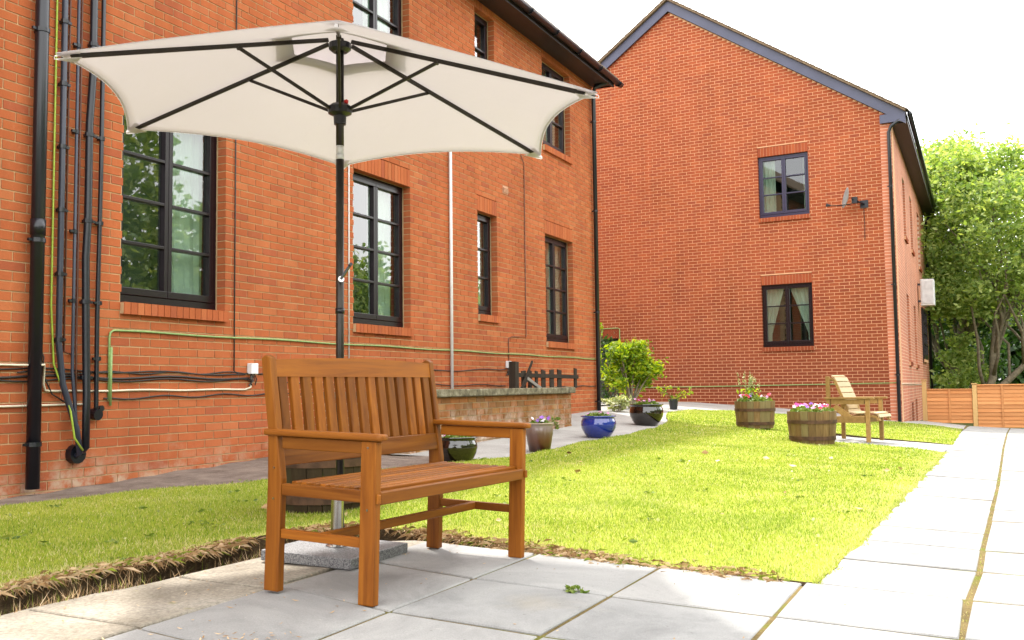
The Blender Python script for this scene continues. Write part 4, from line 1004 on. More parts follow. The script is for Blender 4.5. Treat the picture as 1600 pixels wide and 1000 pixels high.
# ------------------------------------------------------------------ planters
def copy_thing(r, loc, rz, label, group=None):
    c = r.copy(); COL.objects.link(c); c.location = loc; c.rotation_euler = (0, 0, rz); c['label'] = label
    for ch in list(r.children):
        d = ch.copy(); COL.objects.link(d); d.parent = c
        for g in list(ch.children):
            e = g.copy(); COL.objects.link(e); e.parent = d
    return c
GB = 'half barrel planters on the lawn'
def make_barrel(label, wood=None):
    t = thing('barrel_planter', label, 'planter', group=GB)
    H = .42; prof = [(.277, 0), (.292, .10), (.303, .22), (.310, .33), (.314, H)]; n = 20
    for i in range(n):
        a0 = 2 * PI * i / n + .006; a1 = 2 * PI * (i + 1) / n - .006; k = MB(); jj = random.uniform(-.004, .004); tj = random.uniform(-.008, .004)
        P = [(r + jj, z + (tj if z == H else 0)) for r, z in prof]; Q = [(r - .022, z) for r, z in P[::-1]]
        ring = P + Q; m_ = len(ring); ns_ = 2
        for j in range(ns_ + 1):
            a = a0 + (a1 - a0) * j / ns_
            for (r, z) in ring: k.v.append((r * math.cos(a), r * math.sin(a), z))
        for j in range(ns_):
            for q in range(m_): k.f.append((j * m_ + q, (j + 1) * m_ + q, (j + 1) * m_ + (q + 1) % m_, j * m_ + (q + 1) % m_))
        k.f += [tuple(range(m_))[::1], tuple(range(ns_ * m_ + m_ - 1, ns_ * m_ - 1, -1))]; k.t = [None] * len(k.f)
        k.build('stave', wood or BARREL, t)
    for (z, r, h) in ((.285, .311, .045), (.075, .292, .05)):
        k = MB(); k.lathe([(r - .006, z - h / 2), (r + .003, z - h / 2), (r + .0045 + .001, z + h / 2), (r - .004, z + h / 2)], 40); k.build('hoop', HOOP, t)
    k = MB(); n = 20; k.v = [(.289 * math.cos(2 * PI * i / n), .289 * math.sin(2 * PI * i / n), .385) for i in range(n)] + [(0, 0, .40)]
    k.f = [(i, (i + 1) % n, n) for i in range(n)]; k.t = [None] * n; k.build('soil', SOILP, t)
    return t
barrels = [((-2.02, 13.35), .3, 'weathered oak half barrel of pansies close to the pale armchair'), ((-3.22, 15.6), 1.4, 'weathered oak half barrel with tall pale flower spikes, further back on the lawn'), ((-3.63, 4.93), 2.2, 'darkened oak half barrel standing on the grass behind the bench')]
bt = make_barrel(barrels[0][2]); BPOS = []
for i, ((x, y), rz, lb) in enumerate(barrels):
    z = terr(x, y) + .02
    if i == 0: bt.location = (x, y, z); bt.rotation_euler = (0, 0, rz)
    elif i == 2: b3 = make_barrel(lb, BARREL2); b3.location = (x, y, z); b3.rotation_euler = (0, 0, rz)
    else: copy_thing(bt, (x, y, z), rz, lb)
    BPOS.append((x, y, z))
def leafcloud(name, C, size, m, parent=None, flat=.5, asp=.55, up=0, world=True):
    C = np.asarray(C, float); n = len(C); sz = size * RNG.uniform(.45, 1.6, n)
    d = RNG.normal(size=(n, 3)); d[:, 2] = d[:, 2] * flat + up; d /= np.linalg.norm(d, axis=1)[:, None]
    r = RNG.normal(size=(n, 3)); s = np.cross(d, r); s /= np.linalg.norm(s, axis=1)[:, None]
    nn = np.cross(s, d)
    a = C - d * sz[:, None] * .5; b = C + s * (sz * asp * .5)[:, None] + nn * (sz * .06)[:, None]; c = C + d * sz[:, None] * .5; e = C - s * (sz * asp * .5)[:, None] + nn * (sz * .06)[:, None]
    V = np.stack([a, b, c, e], 1).reshape(-1, 3); F = np.arange(n * 4).reshape(n, 4)
    return link(name, npmesh(name, V, F, RNG.uniform(0, 1, n)), m, parent)
FL_MESH = {}
def flower_mesh(cn_):
    if cn_ in FL_MESH: return FL_MESH[cn_]
    k = MB(); 
    for p in range(5):
        a = 2 * PI * p / 5 + .3; w = .62
        k.quad((0, 0, 0), (.7 * math.cos(a - w), .7 * math.sin(a - w), .16), (1.05 * math.cos(a), 1.05 * math.sin(a), .10), (.7 * math.cos(a + w), .7 * math.sin(a + w), .16))
    me = k.mesh('flower'); me.materials.append(PET[cn_]); FL_MESH[cn_] = me; return me
def bedding(label, loc, rad, cols, nl=420, nf=16, h=.07, fs=.021, lm=None, name='pansy_plant', cat='flowers', ls=.04, group=None):
    t = thing(name, label, cat, loc, 0, group)
    a = RNG.uniform(0, 2 * PI, nl); r = rad * np.sqrt(RNG.uniform(0, 1, nl)); z = h * RNG.uniform(.0, 1, nl) * (1.05 - .6 * (r / rad) ** 2) + .005
    C = np.stack([loc[0] + r * np.cos(a), loc[1] + r * np.sin(a), loc[2] + z], 1)
    leafcloud('foliage', C, ls, lm or LEAFP, t, .8, .6)
    for i in range(nf):
        a = random.uniform(0, 2 * PI); r = rad * math.sqrt(random.random()) * .95
        o = bpy.data.objects.new('flower', flower_mesh(random.choice(cols))); COL.objects.link(o); s = fs * random.uniform(.75, 1.25)
        o.scale = (s, s, s); o.location = (loc[0] + r * math.cos(a), loc[1] + r * math.sin(a), loc[2] + h * random.uniform(.75, 1.3))
        o.rotation_euler = (random.uniform(.3, 1.2), 0, random.uniform(-.9, 1.3)); adopt(o, t)
    return t
x, y, z = BPOS[0]; bedding('bright magenta purple and white pansies filling the barrel by the armchair', (x, y, z + .40), .27, ['magenta', 'purple', 'white', 'magenta', 'pink', 'red'], 620, 34, .085, .03)
x, y, z = BPOS[1]; t = bedding('pansies with tall cream flower spikes filling the further barrel', (x, y, z + .40), .27, ['magenta', 'purple', 'white', 'red', 'pink'], 560, 22, .10, .03)
sp_ = []; 
for i in range(11):
    bx_, by_ = x - .10 + random.uniform(-.12, .12), y + random.uniform(-.1, .1); hh = random.uniform(.28, .52); lean = random.uniform(-.07, .07)
    k = MB(); k.tube([(bx_, by_, z + .4), (bx_ + lean * .5, by_, z + .4 + hh * .6), (bx_ + lean, by_, z + .4 + hh)], .003, 5); k.build('stem', LEAFP, t)
    n = 26; f = RNG.uniform(.62, 1.02, n); C = np.stack([bx_ + lean * f + RNG.normal(0, .009, n), by_ + RNG.normal(0, .009, n), z + .4 + hh * f], 1); leafcloud('flower_spike', C, .022, LEAFW, t, 1, .8)
n = 90; C = np.stack([x - .08 + RNG.normal(0, .07, n), y + RNG.normal(0, .07, n), z + .46 + RNG.uniform(0, .16, n)], 1); leafcloud('leaf_tuft', C, .06, LEAFY, t, 1, .5)

GP = 'glazed pots along the house path'
WIDE = [(0, 0), (.30, 0), (.33, .02), (.42, .14), (.485, .27), (.50, .38), (.485, .47), (.455, .53), (.452, .555), (.49, .58), (.505, .595), (.50, .615), (.475, .615), (.44, .58), (.44, .53)]
TAPER = [(0, 0), (.33, 0), (.36, .02), (.42, .32), (.465, .62), (.475, .78), (.455, .88), (.465, .92), (.50, .95), (.50, .985), (.47, .985), (.44, .93), (.43, .85)]
def pot(label, x, y, w, prof, m, rim=None, soil=.53, sc=1.0):
    t = thing('glazed_pot', label, 'pot', group=GP); P = [(r * w, z * w * sc) for r, z in prof]
    k = MB(); k.lathe(P, 40); o = k.build('body', m, t, smooth=True)
    if rim:
        k = MB(); k.lathe([(r * w * 1.004, z * w * sc + .001) for r, z in prof[-6:-2]], 40); k.build('rim', rim, t, smooth=True)
    k = MB(); n = 24; k.v = [(.445 * w * math.cos(2 * PI * i / n), .445 * w * math.sin(2 * PI * i / n), soil * w * sc) for i in range(n)] + [(0, 0, soil * w * sc + .01)]
    k.f = [(i, (i + 1) % n, n) for i in range(n)]; k.t = [None] * n; k.build('soil', SOILP, t)
    z = terr(x, y) - .006; t.location = (x, y, z); return (x, y, z + soil * w * sc)
p = pot('glossy black round pot half hidden behind the right arm of the bench', -4.42, 8.05, .40, WIDE, GBLACK); bedding('low green seedlings in the black pot behind the bench', p, .15, ['pink'], 240, 3, .05, .016, None, 'seedling_plant', 'plants', .04)
p = pot('tall brown pot with a pale drip glaze, next to the bench arm', -4.27, 9.62, .31, TAPER, GBROWN, RIMB, .85); bedding('lilac pansies in the brown drip glazed pot', p, .12, ['purple', 'white', 'purple'], 260, 9, .075, .028)
p = pot('bright cobalt blue glazed round pot on the path', -4.47, 11.95, .455, WIDE, GBLUE); bedding('sparse green seedlings with a pink bloom in the blue pot', p, .17, ['pink', 'pink'], 260, 4, .07, .018, None, 'seedling_plant', 'plants', .045)
p = pot('large glossy black round pot at the lawn corner, beyond the blue one', -4.72, 14.75, .53, WIDE, GBLACK); bedding('green bedding plants with pink flowers in the large black pot', p, .2, ['magenta', 'pink', 'pink'], 320, 8, .10, .026, None, 'bedding_plant', 'plants', .05)
t = thing('plastic_pot', 'small black plastic pot on the far path by the gable wall', 'pot'); k = MB(); k.lathe([(0, 0), (.075, 0), (.095, .185), (.102, .187), (.102, .205), (.092, .205), (.088, .17), (0, .17)], 24); k.build('body', POTB, t); x, y = -5.62, 19.35; t.location = (x, y, terr(x, y) - .004)
t = bedding('straggly pale yellow green plant in the small black plastic pot', (x, y, terr(x, y) + .17), .12, ['pink'], 20, 0, .1, .02, LEAFY, 'potted_plant', 'plant', .05)
for i in range(16):
    a = random.uniform(0, 2 * PI); e = Vector((x + .34 * math.cos(a) * random.uniform(.4, 1.2), y + .2 * math.sin(a), terr(x, y) + random.uniform(.24, .44)))
    k = MB(); k.tube([(x, y, terr(x, y) + .16), (x * .6 + e.x * .4, y * .6 + e.y * .4, e.z * .75 + .1), tuple(e)], .003, 4); k.build('stem', LEAFP, t)
    C = np.array(e) + RNG.normal(0, .022, (9, 3)); leafcloud('leaf_spray', C, .05, LEAFY, t, 1, .5)

# ------------------------------------------------------------------ armchair on the paved bay
ch = thing('wooden_armchair', 'pale timber armchair with a curved slatted seat on the far paved bay', 'armchair')
def cb(nm, x0, x1, y0, y1, z0, z1, m=CHAIRW, bev=.004):
    k = MB(); k.box(x0, x1, y0, y1, z0, z1); return k.build(nm, m, ch, bevel=bev)
CW, CD = .62, .56
for yy in (-CW / 2, CW / 2 - .055):
    cb('leg', CD - .06, CD - .01, yy + .005, yy + .05, 0, .60); 
    cb('leg', 0.0, .048, yy + .005, yy + .05, 0, .93)
    cb('armrest', -.02, CD + .05, yy - .01, yy + .065, .603, .632)
    cb('arm_rail', .06, CD - .07, yy + .012, yy + .043, .53, .60)
    cb('seat_rail', .06, CD - .07, yy + .012, yy + .043, .27, .36)
    k = MB(); k.beam((.10, yy + .028, .50), (.30, yy + .028, .34), .03, .08); k.build('brace', CHAIRW, ch, bevel=.003)
prof = [(.05, .93), (.085, .915), (.115, .85), (.145, .77), (.175, .69), (.205, .61), (.23, .53), (.245, .46), (.26, .415), (.33, .395), (.41, .395), (.49, .40), (.57, .405), (.63, .39), (.655, .34)]
for i in range(len(prof) - 1):
    a = Vector((prof[i][0], 0, prof[i][1])); b = Vector((prof[i + 1][0], 0, prof[i + 1][1])); d = (b - a).normalized(); nn_ = Vector((d.z, 0, -d.x)) * -1
    a2 = a + d * .006; b2 = b - d * .006; k = MB(); th = .018; y0, y1 = -CW / 2 + .06, CW / 2 - .06
    c = [(a2.x, y0, a2.z), (b2.x, y0, b2.z), (b2.x, y1, b2.z), (a2.x, y1, a2.z)]; e = [(p[0] + nn_.x * th, p[1], p[2] + nn_.z * th) for p in c]
    k.hexa(c + e); k.build('seat_slat' if i > 8 else 'back_slat', CHAIRS, ch)
for yy in (-CW / 2 + .075, CW / 2 - .105):
    for i in range(len(prof) - 1):
        k = MB(); a, b = prof[i], prof[i + 1]; k.beam((a[0] + .012, yy, a[1] - .035), (b[0] + .012, yy, b[1] - .035), .03, .06, (0, 1, 0)) if i < 8 else k.beam((a[0], yy, a[1] - .04), (b[0], yy, b[1] - .04), .03, .06, (0, 1, 0)); k.build('shaped_bearer', CHAIRW, ch)
cb('front_rail', CD - .055, CD - .02, -CW / 2 + .055, CW / 2 - .055, .28, .345); cb('back_rail', .01, .05, -CW / 2 + .055, CW / 2 - .055, .86, .91); cb('rear_rail', .01, .05, -CW / 2 + .055, CW / 2 - .055, .28, .35)
ch.location = (-1.95, 15.0, terr(-1.7, 15.0)); ch.rotation_euler = (0, 0, math.radians(-12)); ch.scale = (1.10, 1.05, 1.0)

# ------------------------------------------------------------------ shrubs
def shrub(name, label, cat, loc, H, rx, n, m, ls=.10, stems=5, lowcut=.25, seed=1, clumps=26):
    rr = random.Random(seed); t = thing(name, label, cat, loc); k = MB(); C = []
    for i in range(clumps):
        a = rr.uniform(0, 2 * PI); q = rr.random() ** .5; z = lowcut + (1 - lowcut) * rr.random(); wz = math.sin(PI * min(1, max(.12, (z - lowcut * .4) / (1.08 - lowcut * .4)))) ** .6
        c = np.array([loc[0] + rx * q * wz * math.cos(a), loc[1] + rx * q * wz * math.sin(a), loc[2] + H * z])
        C.append(c + RNG.normal(0, 1, (n // clumps, 3)) * np.array([rx * .17, rx * .17, H * .06]))
        if i < stems * 2: k.tube([(loc[0] + rr.uniform(-.05, .05), loc[1] + rr.uniform(-.05, .05), loc[2]), (loc[0] * .6 + c[0] * .4, loc[1] * .6 + c[1] * .4, loc[2] + H * z * .5), tuple(c)], [.022 * H, .016 * H, .006 * H], 6)
    k.build('stems', BARK, t); leafcloud('foliage', np.concatenate(C), ls, m, t, .8, .42); return t
shrub('shrub', 'bright yellow green leafy shrub at the corner between the two houses', 'shrub', (-6.25, 18.6, terr(-6.25, 18.6)), 1.22, .50, 5200, LEAFY, .095, 7, .36, 8, 34)
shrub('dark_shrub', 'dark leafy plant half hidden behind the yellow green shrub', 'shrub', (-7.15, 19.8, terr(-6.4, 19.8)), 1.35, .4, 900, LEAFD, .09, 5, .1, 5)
shrub('climbing_plant', 'thin climbing plant on the house corner, above the shrub', 'plant', (-6.75, 18.1, 1.0), 1.3, .12, 200, LEAFY, .07, 2, .1, 9, 9)
shrub('variegated_plant', 'low white and green variegated plant on the path behind the blue pot', 'plant', (-6.05, 17.3, terr(-6.05, 17.3)), .26, .30, 500, LEAFW, .09, 4, .1, 7, 16)
shrub('weed', 'small green weed at the foot of the low wall', 'weed', (-5.35, 12.6, .24), .16, .08, 60, LEAFP, .05, 2, .1, 11, 6)
shrub('weed', 'tuft of grass growing in a slab joint right of the bench', 'weed', (-1.42, 3.53, terr(-1.42, 3.53)), .018, .045, 70, LEAFP, .022, 1, .1, 12, 6)

# ------------------------------------------------------------------ trees
def limb(k, a, b, r0, r1, rr, n=5, wig=.06):
    a = Vector(a); b = Vector(b); L0 = (b - a).length; pts = []; rs = []
    for i in range(n + 1):
        f = i / n; p = a.lerp(b, f); 
        if 0 < i < n: p += Vector((rr.uniform(-1, 1), rr.uniform(-1, 1), rr.uniform(-.4, .4))) * L0 * wig
        pts.append(p); rs.append(r0 + (r1 - r0) * f)
    k.tube(pts, rs, 8); return pts
def tree(label, loc, H, R, seed, crown_lo=.36, leaf=LEAFT, n=30000, ls=.155, trunks=None, name='tree', group='trees beyond the fence'):
    rr = random.Random(seed); t = thing(name, label, 'tree', loc, 0, group); k = MB(); b = Vector(loc); ends = []
    trunks = trunks or [((0, 0, -.3), (.25, .1, H * .55), .17)]
    for (o, tp, r0) in trunks:
        pts = limb(k, b + Vector(o), b + Vector(tp), r0, r0 * .45, rr, 6, .03)
        for q in range(7):
            s = pts[rr.randint(2, 6)]; a = rr.uniform(0, 2 * PI); e = Vector((b.x + R * .75 * math.cos(a) * rr.uniform(.4, 1), b.y + R * .75 * math.sin(a) * rr.uniform(.4, 1), b.z + H * rr.uniform(crown_lo + .1, .92)))
            limb(k, s, e, r0 * .38, .015, rr, 5, .06); ends.append(e)
    k.build('trunk', BARK, t, smooth=True)
    Cc = []; nc = 150
    for i in range(nc):
        a = rr.uniform(0, 2 * PI); z = rr.random(); wz = math.sin(PI * (z * .84 + .10)) ** .6 * rr.uniform(.8, 1.12); q = rr.random() ** .42; z = z * (1 + .14 * rr.random() * (z > .8))
        c = np.array([b.x + R * q * wz * math.cos(a), b.y + R * q * wz * math.sin(a), b.z + H * (crown_lo + (1 - crown_lo) * z)])
        m_ = n // nc; s = R * .10 * rr.uniform(.6, 1.35)
        d = RNG.normal(0, 1, (m_, 3)); Cc.append(c + d * np.array([s * 1.25, s * 1.25, s * .8]) - np.abs(d[:, :1]) * np.array([0, 0, s * .4]))
    leafcloud('crown', np.concatenate(Cc), ls, leaf, t, .7, .5); return t
TA = tree('light green tree with a leaning trunk beside the end of the red brick house', (-1.15, 38.5, -.6), 9.3, 3.1, 21, .42, trunks=[((0, 0, -.3), (1.0, .2, 5.2), .20), ((.5, .8, -.3), (.3, 1.2, 5.6), .12)])
TB = tree('forked tree with two low slanting limbs behind the timber fence', (.0, 36.6, -.7), 8.9, 3.3, 33, .46, trunks=[((0, 0, -.3), (.55, .2, 3.6), .17), ((.05, 0, .8), (2.4, .4, 3.3), .13), ((.5, .2, 3.4), (1.2, .6, 5.2), .10)])
copies = [(TA, (4.6, 38, -.7), 2.1, 1.0, 'spreading tree behind the right end of the timber fence'), (TB, (2.4, 42, -.8), 1.2, 1.16, 'taller tree standing behind the forked one'),
          (TA, (-.5, 46, -.8), 4.0, 1.05, 'tree furthest back beyond the house end'), (TB, (7.6, 35, -.8), 3.3, 1.0, 'tree just outside the right edge beyond the fence'),
          (TA, (10.5, 30, -.8), .7, 1.35, 'tree in the row reflected in the house windows, nearest the fence'), (TB, (11.5, 24, -.8), 2.2, 1.55, 'tree in the middle of the row reflected in the house windows'), (TA, (12.8, 18.5, -.8), 3.1, 1.45, 'tree in the row opposite the low wall'), (TB, (13, 11, -.8), 4.4, 1.1, 'tree in the row opposite the bench'), (TA, (12.5, 4.5, -.8), 5.4, 1.1, 'tree nearest the camera in the row opposite the house'),
          (TB, (-1, -17, -.6), .4, 1.35, 'tall tree behind the camera, reflected in the gable windows'), (TA, (-8, -21, -.6), 1.9, 1.5, 'tallest tree behind the camera')]
for src, loc, rz, s, lb in copies:
    c = copy_thing(src, loc, rz, lb); c.scale = (s, s, s)
BG = 'bushes under the trees'
def bush(label, loc, H, R, n, m, seed, ls=.16):
    rr = random.Random(seed); t = thing('bush', label, 'bush', loc, 0, BG); C = []
    for i in range(40):
        a = rr.uniform(0, 2 * PI); z = rr.random(); q = rr.random() ** .45 * math.cos(z * 1.25)
        C.append(np.array([loc[0] + R * q * math.cos(a), loc[1] + R * q * math.sin(a), loc[2] + H * z]) + RNG.normal(0, .16 * R, (n // 40, 3)) * np.array([1, 1, .6]))
    leafcloud('foliage', np.concatenate(C), ls, m, t, .8, .5)
    k = MB()
    for i in range(4): limb(k, (loc[0], loc[1], loc[2] - .2), (loc[0] + rr.uniform(-.5, .5) * R, loc[1] + rr.uniform(-.5, .5) * R, loc[2] + H * .7), .04, .01, rr, 4)
    k.build('stems', BARK, t); return t
bush('bright green bush at the foot of the leaning tree by the house end', (-.55, 37.0, -.7), 3.0, 1.0, 2600, LEAFT, 51)
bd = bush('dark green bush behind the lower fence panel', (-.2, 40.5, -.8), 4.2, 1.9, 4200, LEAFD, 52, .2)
for i, (loc, rz, s, lb) in enumerate((((1.9, 40.3, -.8), 1.0, 1.0, 'dark green bush behind the second fence panel'), ((4.2, 41.5, -.8), 2.0, 1.15, 'dark green bush at the right end of the fence'), ((6.8, 40, -.8), 3.0, 1.1, 'dark green bush beyond the right edge'), ((-1.0, 44, -.8), 4.0, 1.3, 'dark green bush close behind the house end'), ((3.0, 45, -.8), 4.6, 1.5, 'largest dark bush deep under the trees'), ((10, 31, -.8), 5.0, 1.1, 'dark bush at the fence end of the tree row'), ((12.5, 20, -.8), .5, 1.2, 'dark bush in the middle of the tree row'), ((13, 8, -.8), 1.5, 1.2, 'dark bush opposite the bench'))):
    c = copy_thing(bd, loc, rz, lb); c.scale = (s, s, s)
# far wood closing the view under the crowns
n = 60000; xx = RNG.uniform(-14, 30, n); yy = 50 + RNG.uniform(0, 6, n) + np.abs(xx - 4) * -.1; zz = -1.2 + 7.6 * RNG.uniform(0, 1, n) ** .9 * (.88 + .12 * np.sin(xx * .9))
n2 = 85000; y2 = RNG.uniform(-6, 72, n2); x2 = 17 + RNG.uniform(0, 4, n2); z2 = -1 + np.interp(y2, [0, 20, 33, 38, 50, 72], [9, 15, 15, 11, 10, 11]) * RNG.uniform(0, 1, n2) ** .8 * (.78 + .14 * np.sin(y2 * .7) + .08 * np.sin(y2 * 2.3))
o = stuff(leafcloud('tree_belt', np.stack([x2, y2, z2], 1), .40, LEAFT, None, .8, .6)); tag(o, 'belt of leafy woodland opposite the long house, seen in its window panes', 'woodland')
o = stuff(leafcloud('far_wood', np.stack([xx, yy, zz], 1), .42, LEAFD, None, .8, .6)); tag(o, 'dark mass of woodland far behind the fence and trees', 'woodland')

# ------------------------------------------------------------------ grass
def blades(name, X, Y, Z, h, w, tone, m, label, cat, lean=.5):
    n = len(X); a = RNG.uniform(0, 2 * PI, n); b = RNG.uniform(0, 2 * PI, n); ln = RNG.uniform(0, lean, n) * h
    dx, dy = np.cos(a) * w / 2, np.sin(a) * w / 2
    P = np.stack([X, Y, Z], 1)
    v0 = P + np.stack([-dx, -dy, 0 * dx], 1); v1 = P + np.stack([dx, dy, 0 * dx], 1); v2 = P + np.stack([np.cos(b) * ln, np.sin(b) * ln, h * np.sqrt(np.maximum(.1, 1 - (ln / h) ** 2 * .6))], 1)
    V = np.stack([v0, v1, v2], 1).reshape(-1, 3)
    o = stuff(link(name, npmesh(name, V, np.arange(n * 3).reshape(n, 3), tone), m)); return tag(o, label, cat)
LP = np.array(LAWN); bbx = (LP[:, 0].min(), LP[:, 0].max(), LP[:, 1].min(), LP[:, 1].max())
GX, GY, GH, GW = [], [], [], []
for (ya, yb, dens, h, w) in ((1.8, 6.0, 10500, .019, .0042), (6.0, 9.0, 6000, .019, .006), (9, 13, 3200, .020, .009), (13, 22.3, 1500, .022, .014)):
    n = int((bbx[1] - bbx[0]) * (yb - ya) * dens); x = RNG.uniform(bbx[0], bbx[1], n); y = RNG.uniform(ya, yb, n)
    ok = inside_poly(densify(LAWN, .15), x, y)
    # keep what the camera (or a camera a step aside) can see
    ok &= (x < .25 + .10 * y) & (x > -1.4 * y - .5)
    pn = np.sin(x * 2.1 + np.sin(y * 1.7) * 1.5) * np.sin(y * 1.9 + np.sin(x * 2.4)) * .5 + .5
    ok &= RNG.uniform(0, 1, n) < .72 + .28 * pn
    x, y = x[ok], y[ok]; GX.append(x); GY.append(y); GH.append(h * RNG.uniform(.5, 1.35, len(x))); GW.append(w * RNG.uniform(.7, 1.3, len(x)))
X = np.concatenate(GX); Y = np.concatenate(GY); H_ = np.concatenate(GH); W_ = np.concatenate(GW)
def edge_dist(X, Y, P):
    d = np.full(len(X), 9.)
    for (a, b) in zip(P[:-1], P[1:]):
        a = np.array(a); b = np.array(b); ab = b - a; t = np.clip(((X - a[0]) * ab[0] + (Y - a[1]) * ab[1]) / (ab @ ab), 0, 1)
        d = np.minimum(d, np.hypot(X - a[0] - t * ab[0], Y - a[1] - t * ab[1]))
    return d
ED = edge_dist(X, Y, EDGE_P); ER = edge_dist(X, Y, RIGHT)
tone = np.clip(RNG.normal(.44, .24, len(X)) + .13 * np.sin(X * 1.3 + 2 * np.sin(Y * .8)) * np.sin(Y * 1.1), 0, .84)
patch = np.clip(np.sin(X * 4.3 + 2 * np.sin(Y * 3.1)) * np.sin(Y * 3.7 + 1.5 * np.sin(X * 2.9)), 0, 1) ** 2
dry = RNG.uniform(0, 1, len(X)) < .32 * patch + np.maximum(.8 * np.exp(-ED / .10), .65 * np.exp(-ER / .14)) + .12
tone = np.where(dry, RNG.uniform(.85, 1, len(X)), tone)
blades('grass', X, Y, lz(X, Y) - .003, H_, W_, tone, GRASS, 'mown yellow green lawn grass between the house path and the paving', 'grass', .85)
# dead grass hanging over the cut edge
n = 20000; seg = RNG.integers(0, len(EDGE_P) - 1, n); t_ = RNG.uniform(0, 1, n); E = np.array(EDGE_P)
pr = np.array([np.linalg.norm(E[i + 1] - E[i]) for i in range(len(E) - 1)]); seg = RNG.choice(len(pr), n, p=pr / pr.sum())
x = E[seg, 0] + (E[seg + 1, 0] - E[seg, 0]) * t_; y = E[seg, 1] + (E[seg + 1, 1] - E[seg, 1]) * t_
off = RNG.normal(-.015, .04, n); left = y < 4.35
dirx = np.where((x < -2.9) & (y < 4.3), 1., 0.); diry = np.where(dirx > 0, 0, -1.)
x = x + dirx * off; y = y + diry * off
keep = RNG.uniform(0, 1, n) < .5 + .3 * np.sin(x * 9 + y * 7) + .3 * np.sin(x * 3.1 - y * 4.3); x, y, dirx, diry = x[keep], y[keep], dirx[keep], diry[keep]; n = len(x)
zt = lz(x, y) - .004; ln = RNG.uniform(.02, .085, n); a = RNG.uniform(-2.0, 2.0, n)
tx = dirx * np.cos(a) - diry * np.sin(a); ty = dirx * np.sin(a) + diry * np.cos(a)
w = RNG.uniform(.0012, .0028, n); p0 = np.stack([x, y, zt], 1); p2 = p0 + np.stack([tx * ln, ty * ln, RNG.uniform(-.045, .018, n)], 1)
pm = (p0 + p2) / 2 + np.stack([0 * x, 0 * x, RNG.uniform(.0, .014, n)], 1); s = np.stack([-ty * w / 2, tx * w / 2, 0 * x], 1)
V = np.stack([p0 - s, p0 + s, pm + s, p2, pm - s], 1).reshape(-1, 3); F = np.arange(n * 5).reshape(n, 5)
o = stuff(link('dry_grass', npmesh('dry_grass', V, F, RNG.uniform(0, 1, n)), STRAW)); tag(o, 'straw coloured dead grass along the cut lawn edge', 'dry grass')
# clippings and crumbs lying on the slabs
n = 420; x = RNG.uniform(-3.0, 0, n); y = RNG.uniform(2.2, 4.3, n); c = RNG.uniform(0, 1, n) < np.exp(-np.abs(x + 2.7) / .35) * .9 + .12; 
k2 = 60; x = np.concatenate([x[c], -2.05 + RNG.normal(0, .10, k2)]); y = np.concatenate([y[c], 2.42 + RNG.normal(0, .06, k2)]); n = len(x)
a = RNG.uniform(0, 2 * PI, n); l2 = RNG.uniform(.006, .03, n); w = RNG.uniform(.0015, .004, n); z = terr_np(x, y) + .004
d = np.stack([np.cos(a), np.sin(a), 0 * a], 1); s = np.stack([-np.sin(a), np.cos(a), 0 * a], 1); P = np.stack([x, y, z], 1)
V = np.stack([P - d * l2[:, None] / 2, P + s * w[:, None], P + d * l2[:, None] / 2 + np.array([0, 0, .004]), P - s * w[:, None]], 1).reshape(-1, 3)
o = stuff(link('clippings', npmesh('clippings', V, np.arange(n * 4).reshape(n, 4), RNG.uniform(0, .6, n)), STRAW)); tag(o, 'scattered dry clippings lying on the slabs by the bench', 'clippings')
# moss and grass in the path joint
n = 700; y = 2.8 + RNG.uniform(0, 1, n) ** 1.6 * 9; x = np.interp(y, [p[0] for p in XD], [p[1] for p in XD]) + RNG.normal(0, .006, n)
blades('joint_moss', x, y, terr_np(x, y) - .016, RNG.uniform(.010, .024, n), np.full(n, .006), np.clip(RNG.normal(.84, .12, n), 0, 1), GRASS, 'mossy grass growing in the long joint of the path', 'moss', .9)
# pale clover heads and fallen petals in the lawn
n = 260; x = RNG.uniform(-5.6, -.7, n); y = RNG.uniform(3, 14, n); ok = inside_poly(LAWN, x, y); x, y = x[ok], y[ok]
C = np.stack([x, y, lz(x, y) + .024], 1); o = stuff(leafcloud('clover_heads', C, .016, LEAFW, None, .4, .9)); tag(o, 'tiny pale clover heads dotted through the lawn', 'clover')

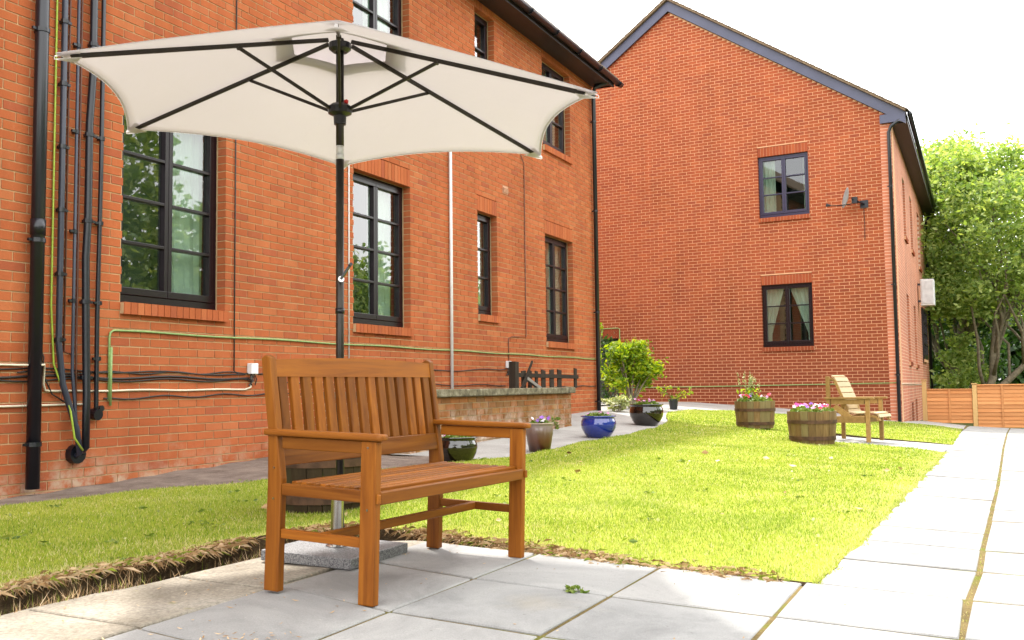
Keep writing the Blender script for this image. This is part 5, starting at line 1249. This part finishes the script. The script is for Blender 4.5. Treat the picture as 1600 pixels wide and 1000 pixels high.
n = 5200; y = RNG.uniform(1.0, 4.35, n); xm = np.interp(y, [1, 2.43, 3.42, 3.9, 4.35], [-3.26, -3.23, -3.12, -3.04, -2.95]); x = xm + RNG.normal(.0, .07, n)
kp = RNG.uniform(0, 1, n) < np.clip(.5 + .6 * np.sin(y * 5.3) * np.sin(y * 2.1 + 1), .06, 1); x, y = x[kp], y[kp]; n = len(x)
zb_ = np.where(np.abs(x - np.interp(y, [1, 2.43, 3.42, 3.9, 4.35], [-3.26, -3.23, -3.12, -3.04, -2.95])) < .09, terr_np(x, y) - .055, terr_np(x, y) + .0)
blades('trench_grass', x, y, zb_, RNG.uniform(.02, .075, n), np.full(n, .0035), RNG.uniform(.0, 1, n), STRAW, 'tangled dead grass and clippings lying in the soil trench', 'dry grass', 1.0)
n = 60; x = RNG.uniform(-5.4, -.8, n); y = 3.0 + RNG.uniform(0, 1, n) ** 1.5 * 9; ok = inside_poly(LAWN, x, y); x, y = x[ok], y[ok]
C = np.concatenate([np.stack([x + RNG.normal(0, .03, len(x)), y + RNG.normal(0, .03, len(x)), lz(x, y) + RNG.uniform(.008, .02, len(x))], 1) for _ in range(7)])
o = stuff(leafcloud('lawn_weeds', C, .032, LEAFP, None, .25, .45)); tag(o, 'flat dark green weed rosettes scattered in the lawn', 'weeds')
n = 26; x = RNG.uniform(-4.5, -.7, n); y = RNG.uniform(4.3, 11, n); ok = inside_poly(LAWN, x, y); x, y = x[ok], y[ok]
o = stuff(leafcloud('fallen_leaves', np.stack([x, y, lz(x, y) + .02], 1), .05, STRAW, None, .15, .7)); tag(o, 'a few dry fallen leaves lying on the lawn', 'leaves')

n = 5200; y = RNG.uniform(4.15, 13.8, n); x = np.interp(y, [p[1] for p in RIGHT], [p[0] for p in RIGHT]) + np.abs(RNG.normal(0, .018, n)) * (.5 + np.sin(y * 6.1) * .5 + .4 * np.sin(y * 17)) - .012
blades('edge_grass', x, y, terr_np(x, y) - .002, RNG.uniform(.010, .022, n), np.full(n, .006), np.clip(RNG.normal(.72, .2, n), 0, 1), GRASS, 'ragged grass spilling over the edge of the path', 'grass', 1.0)
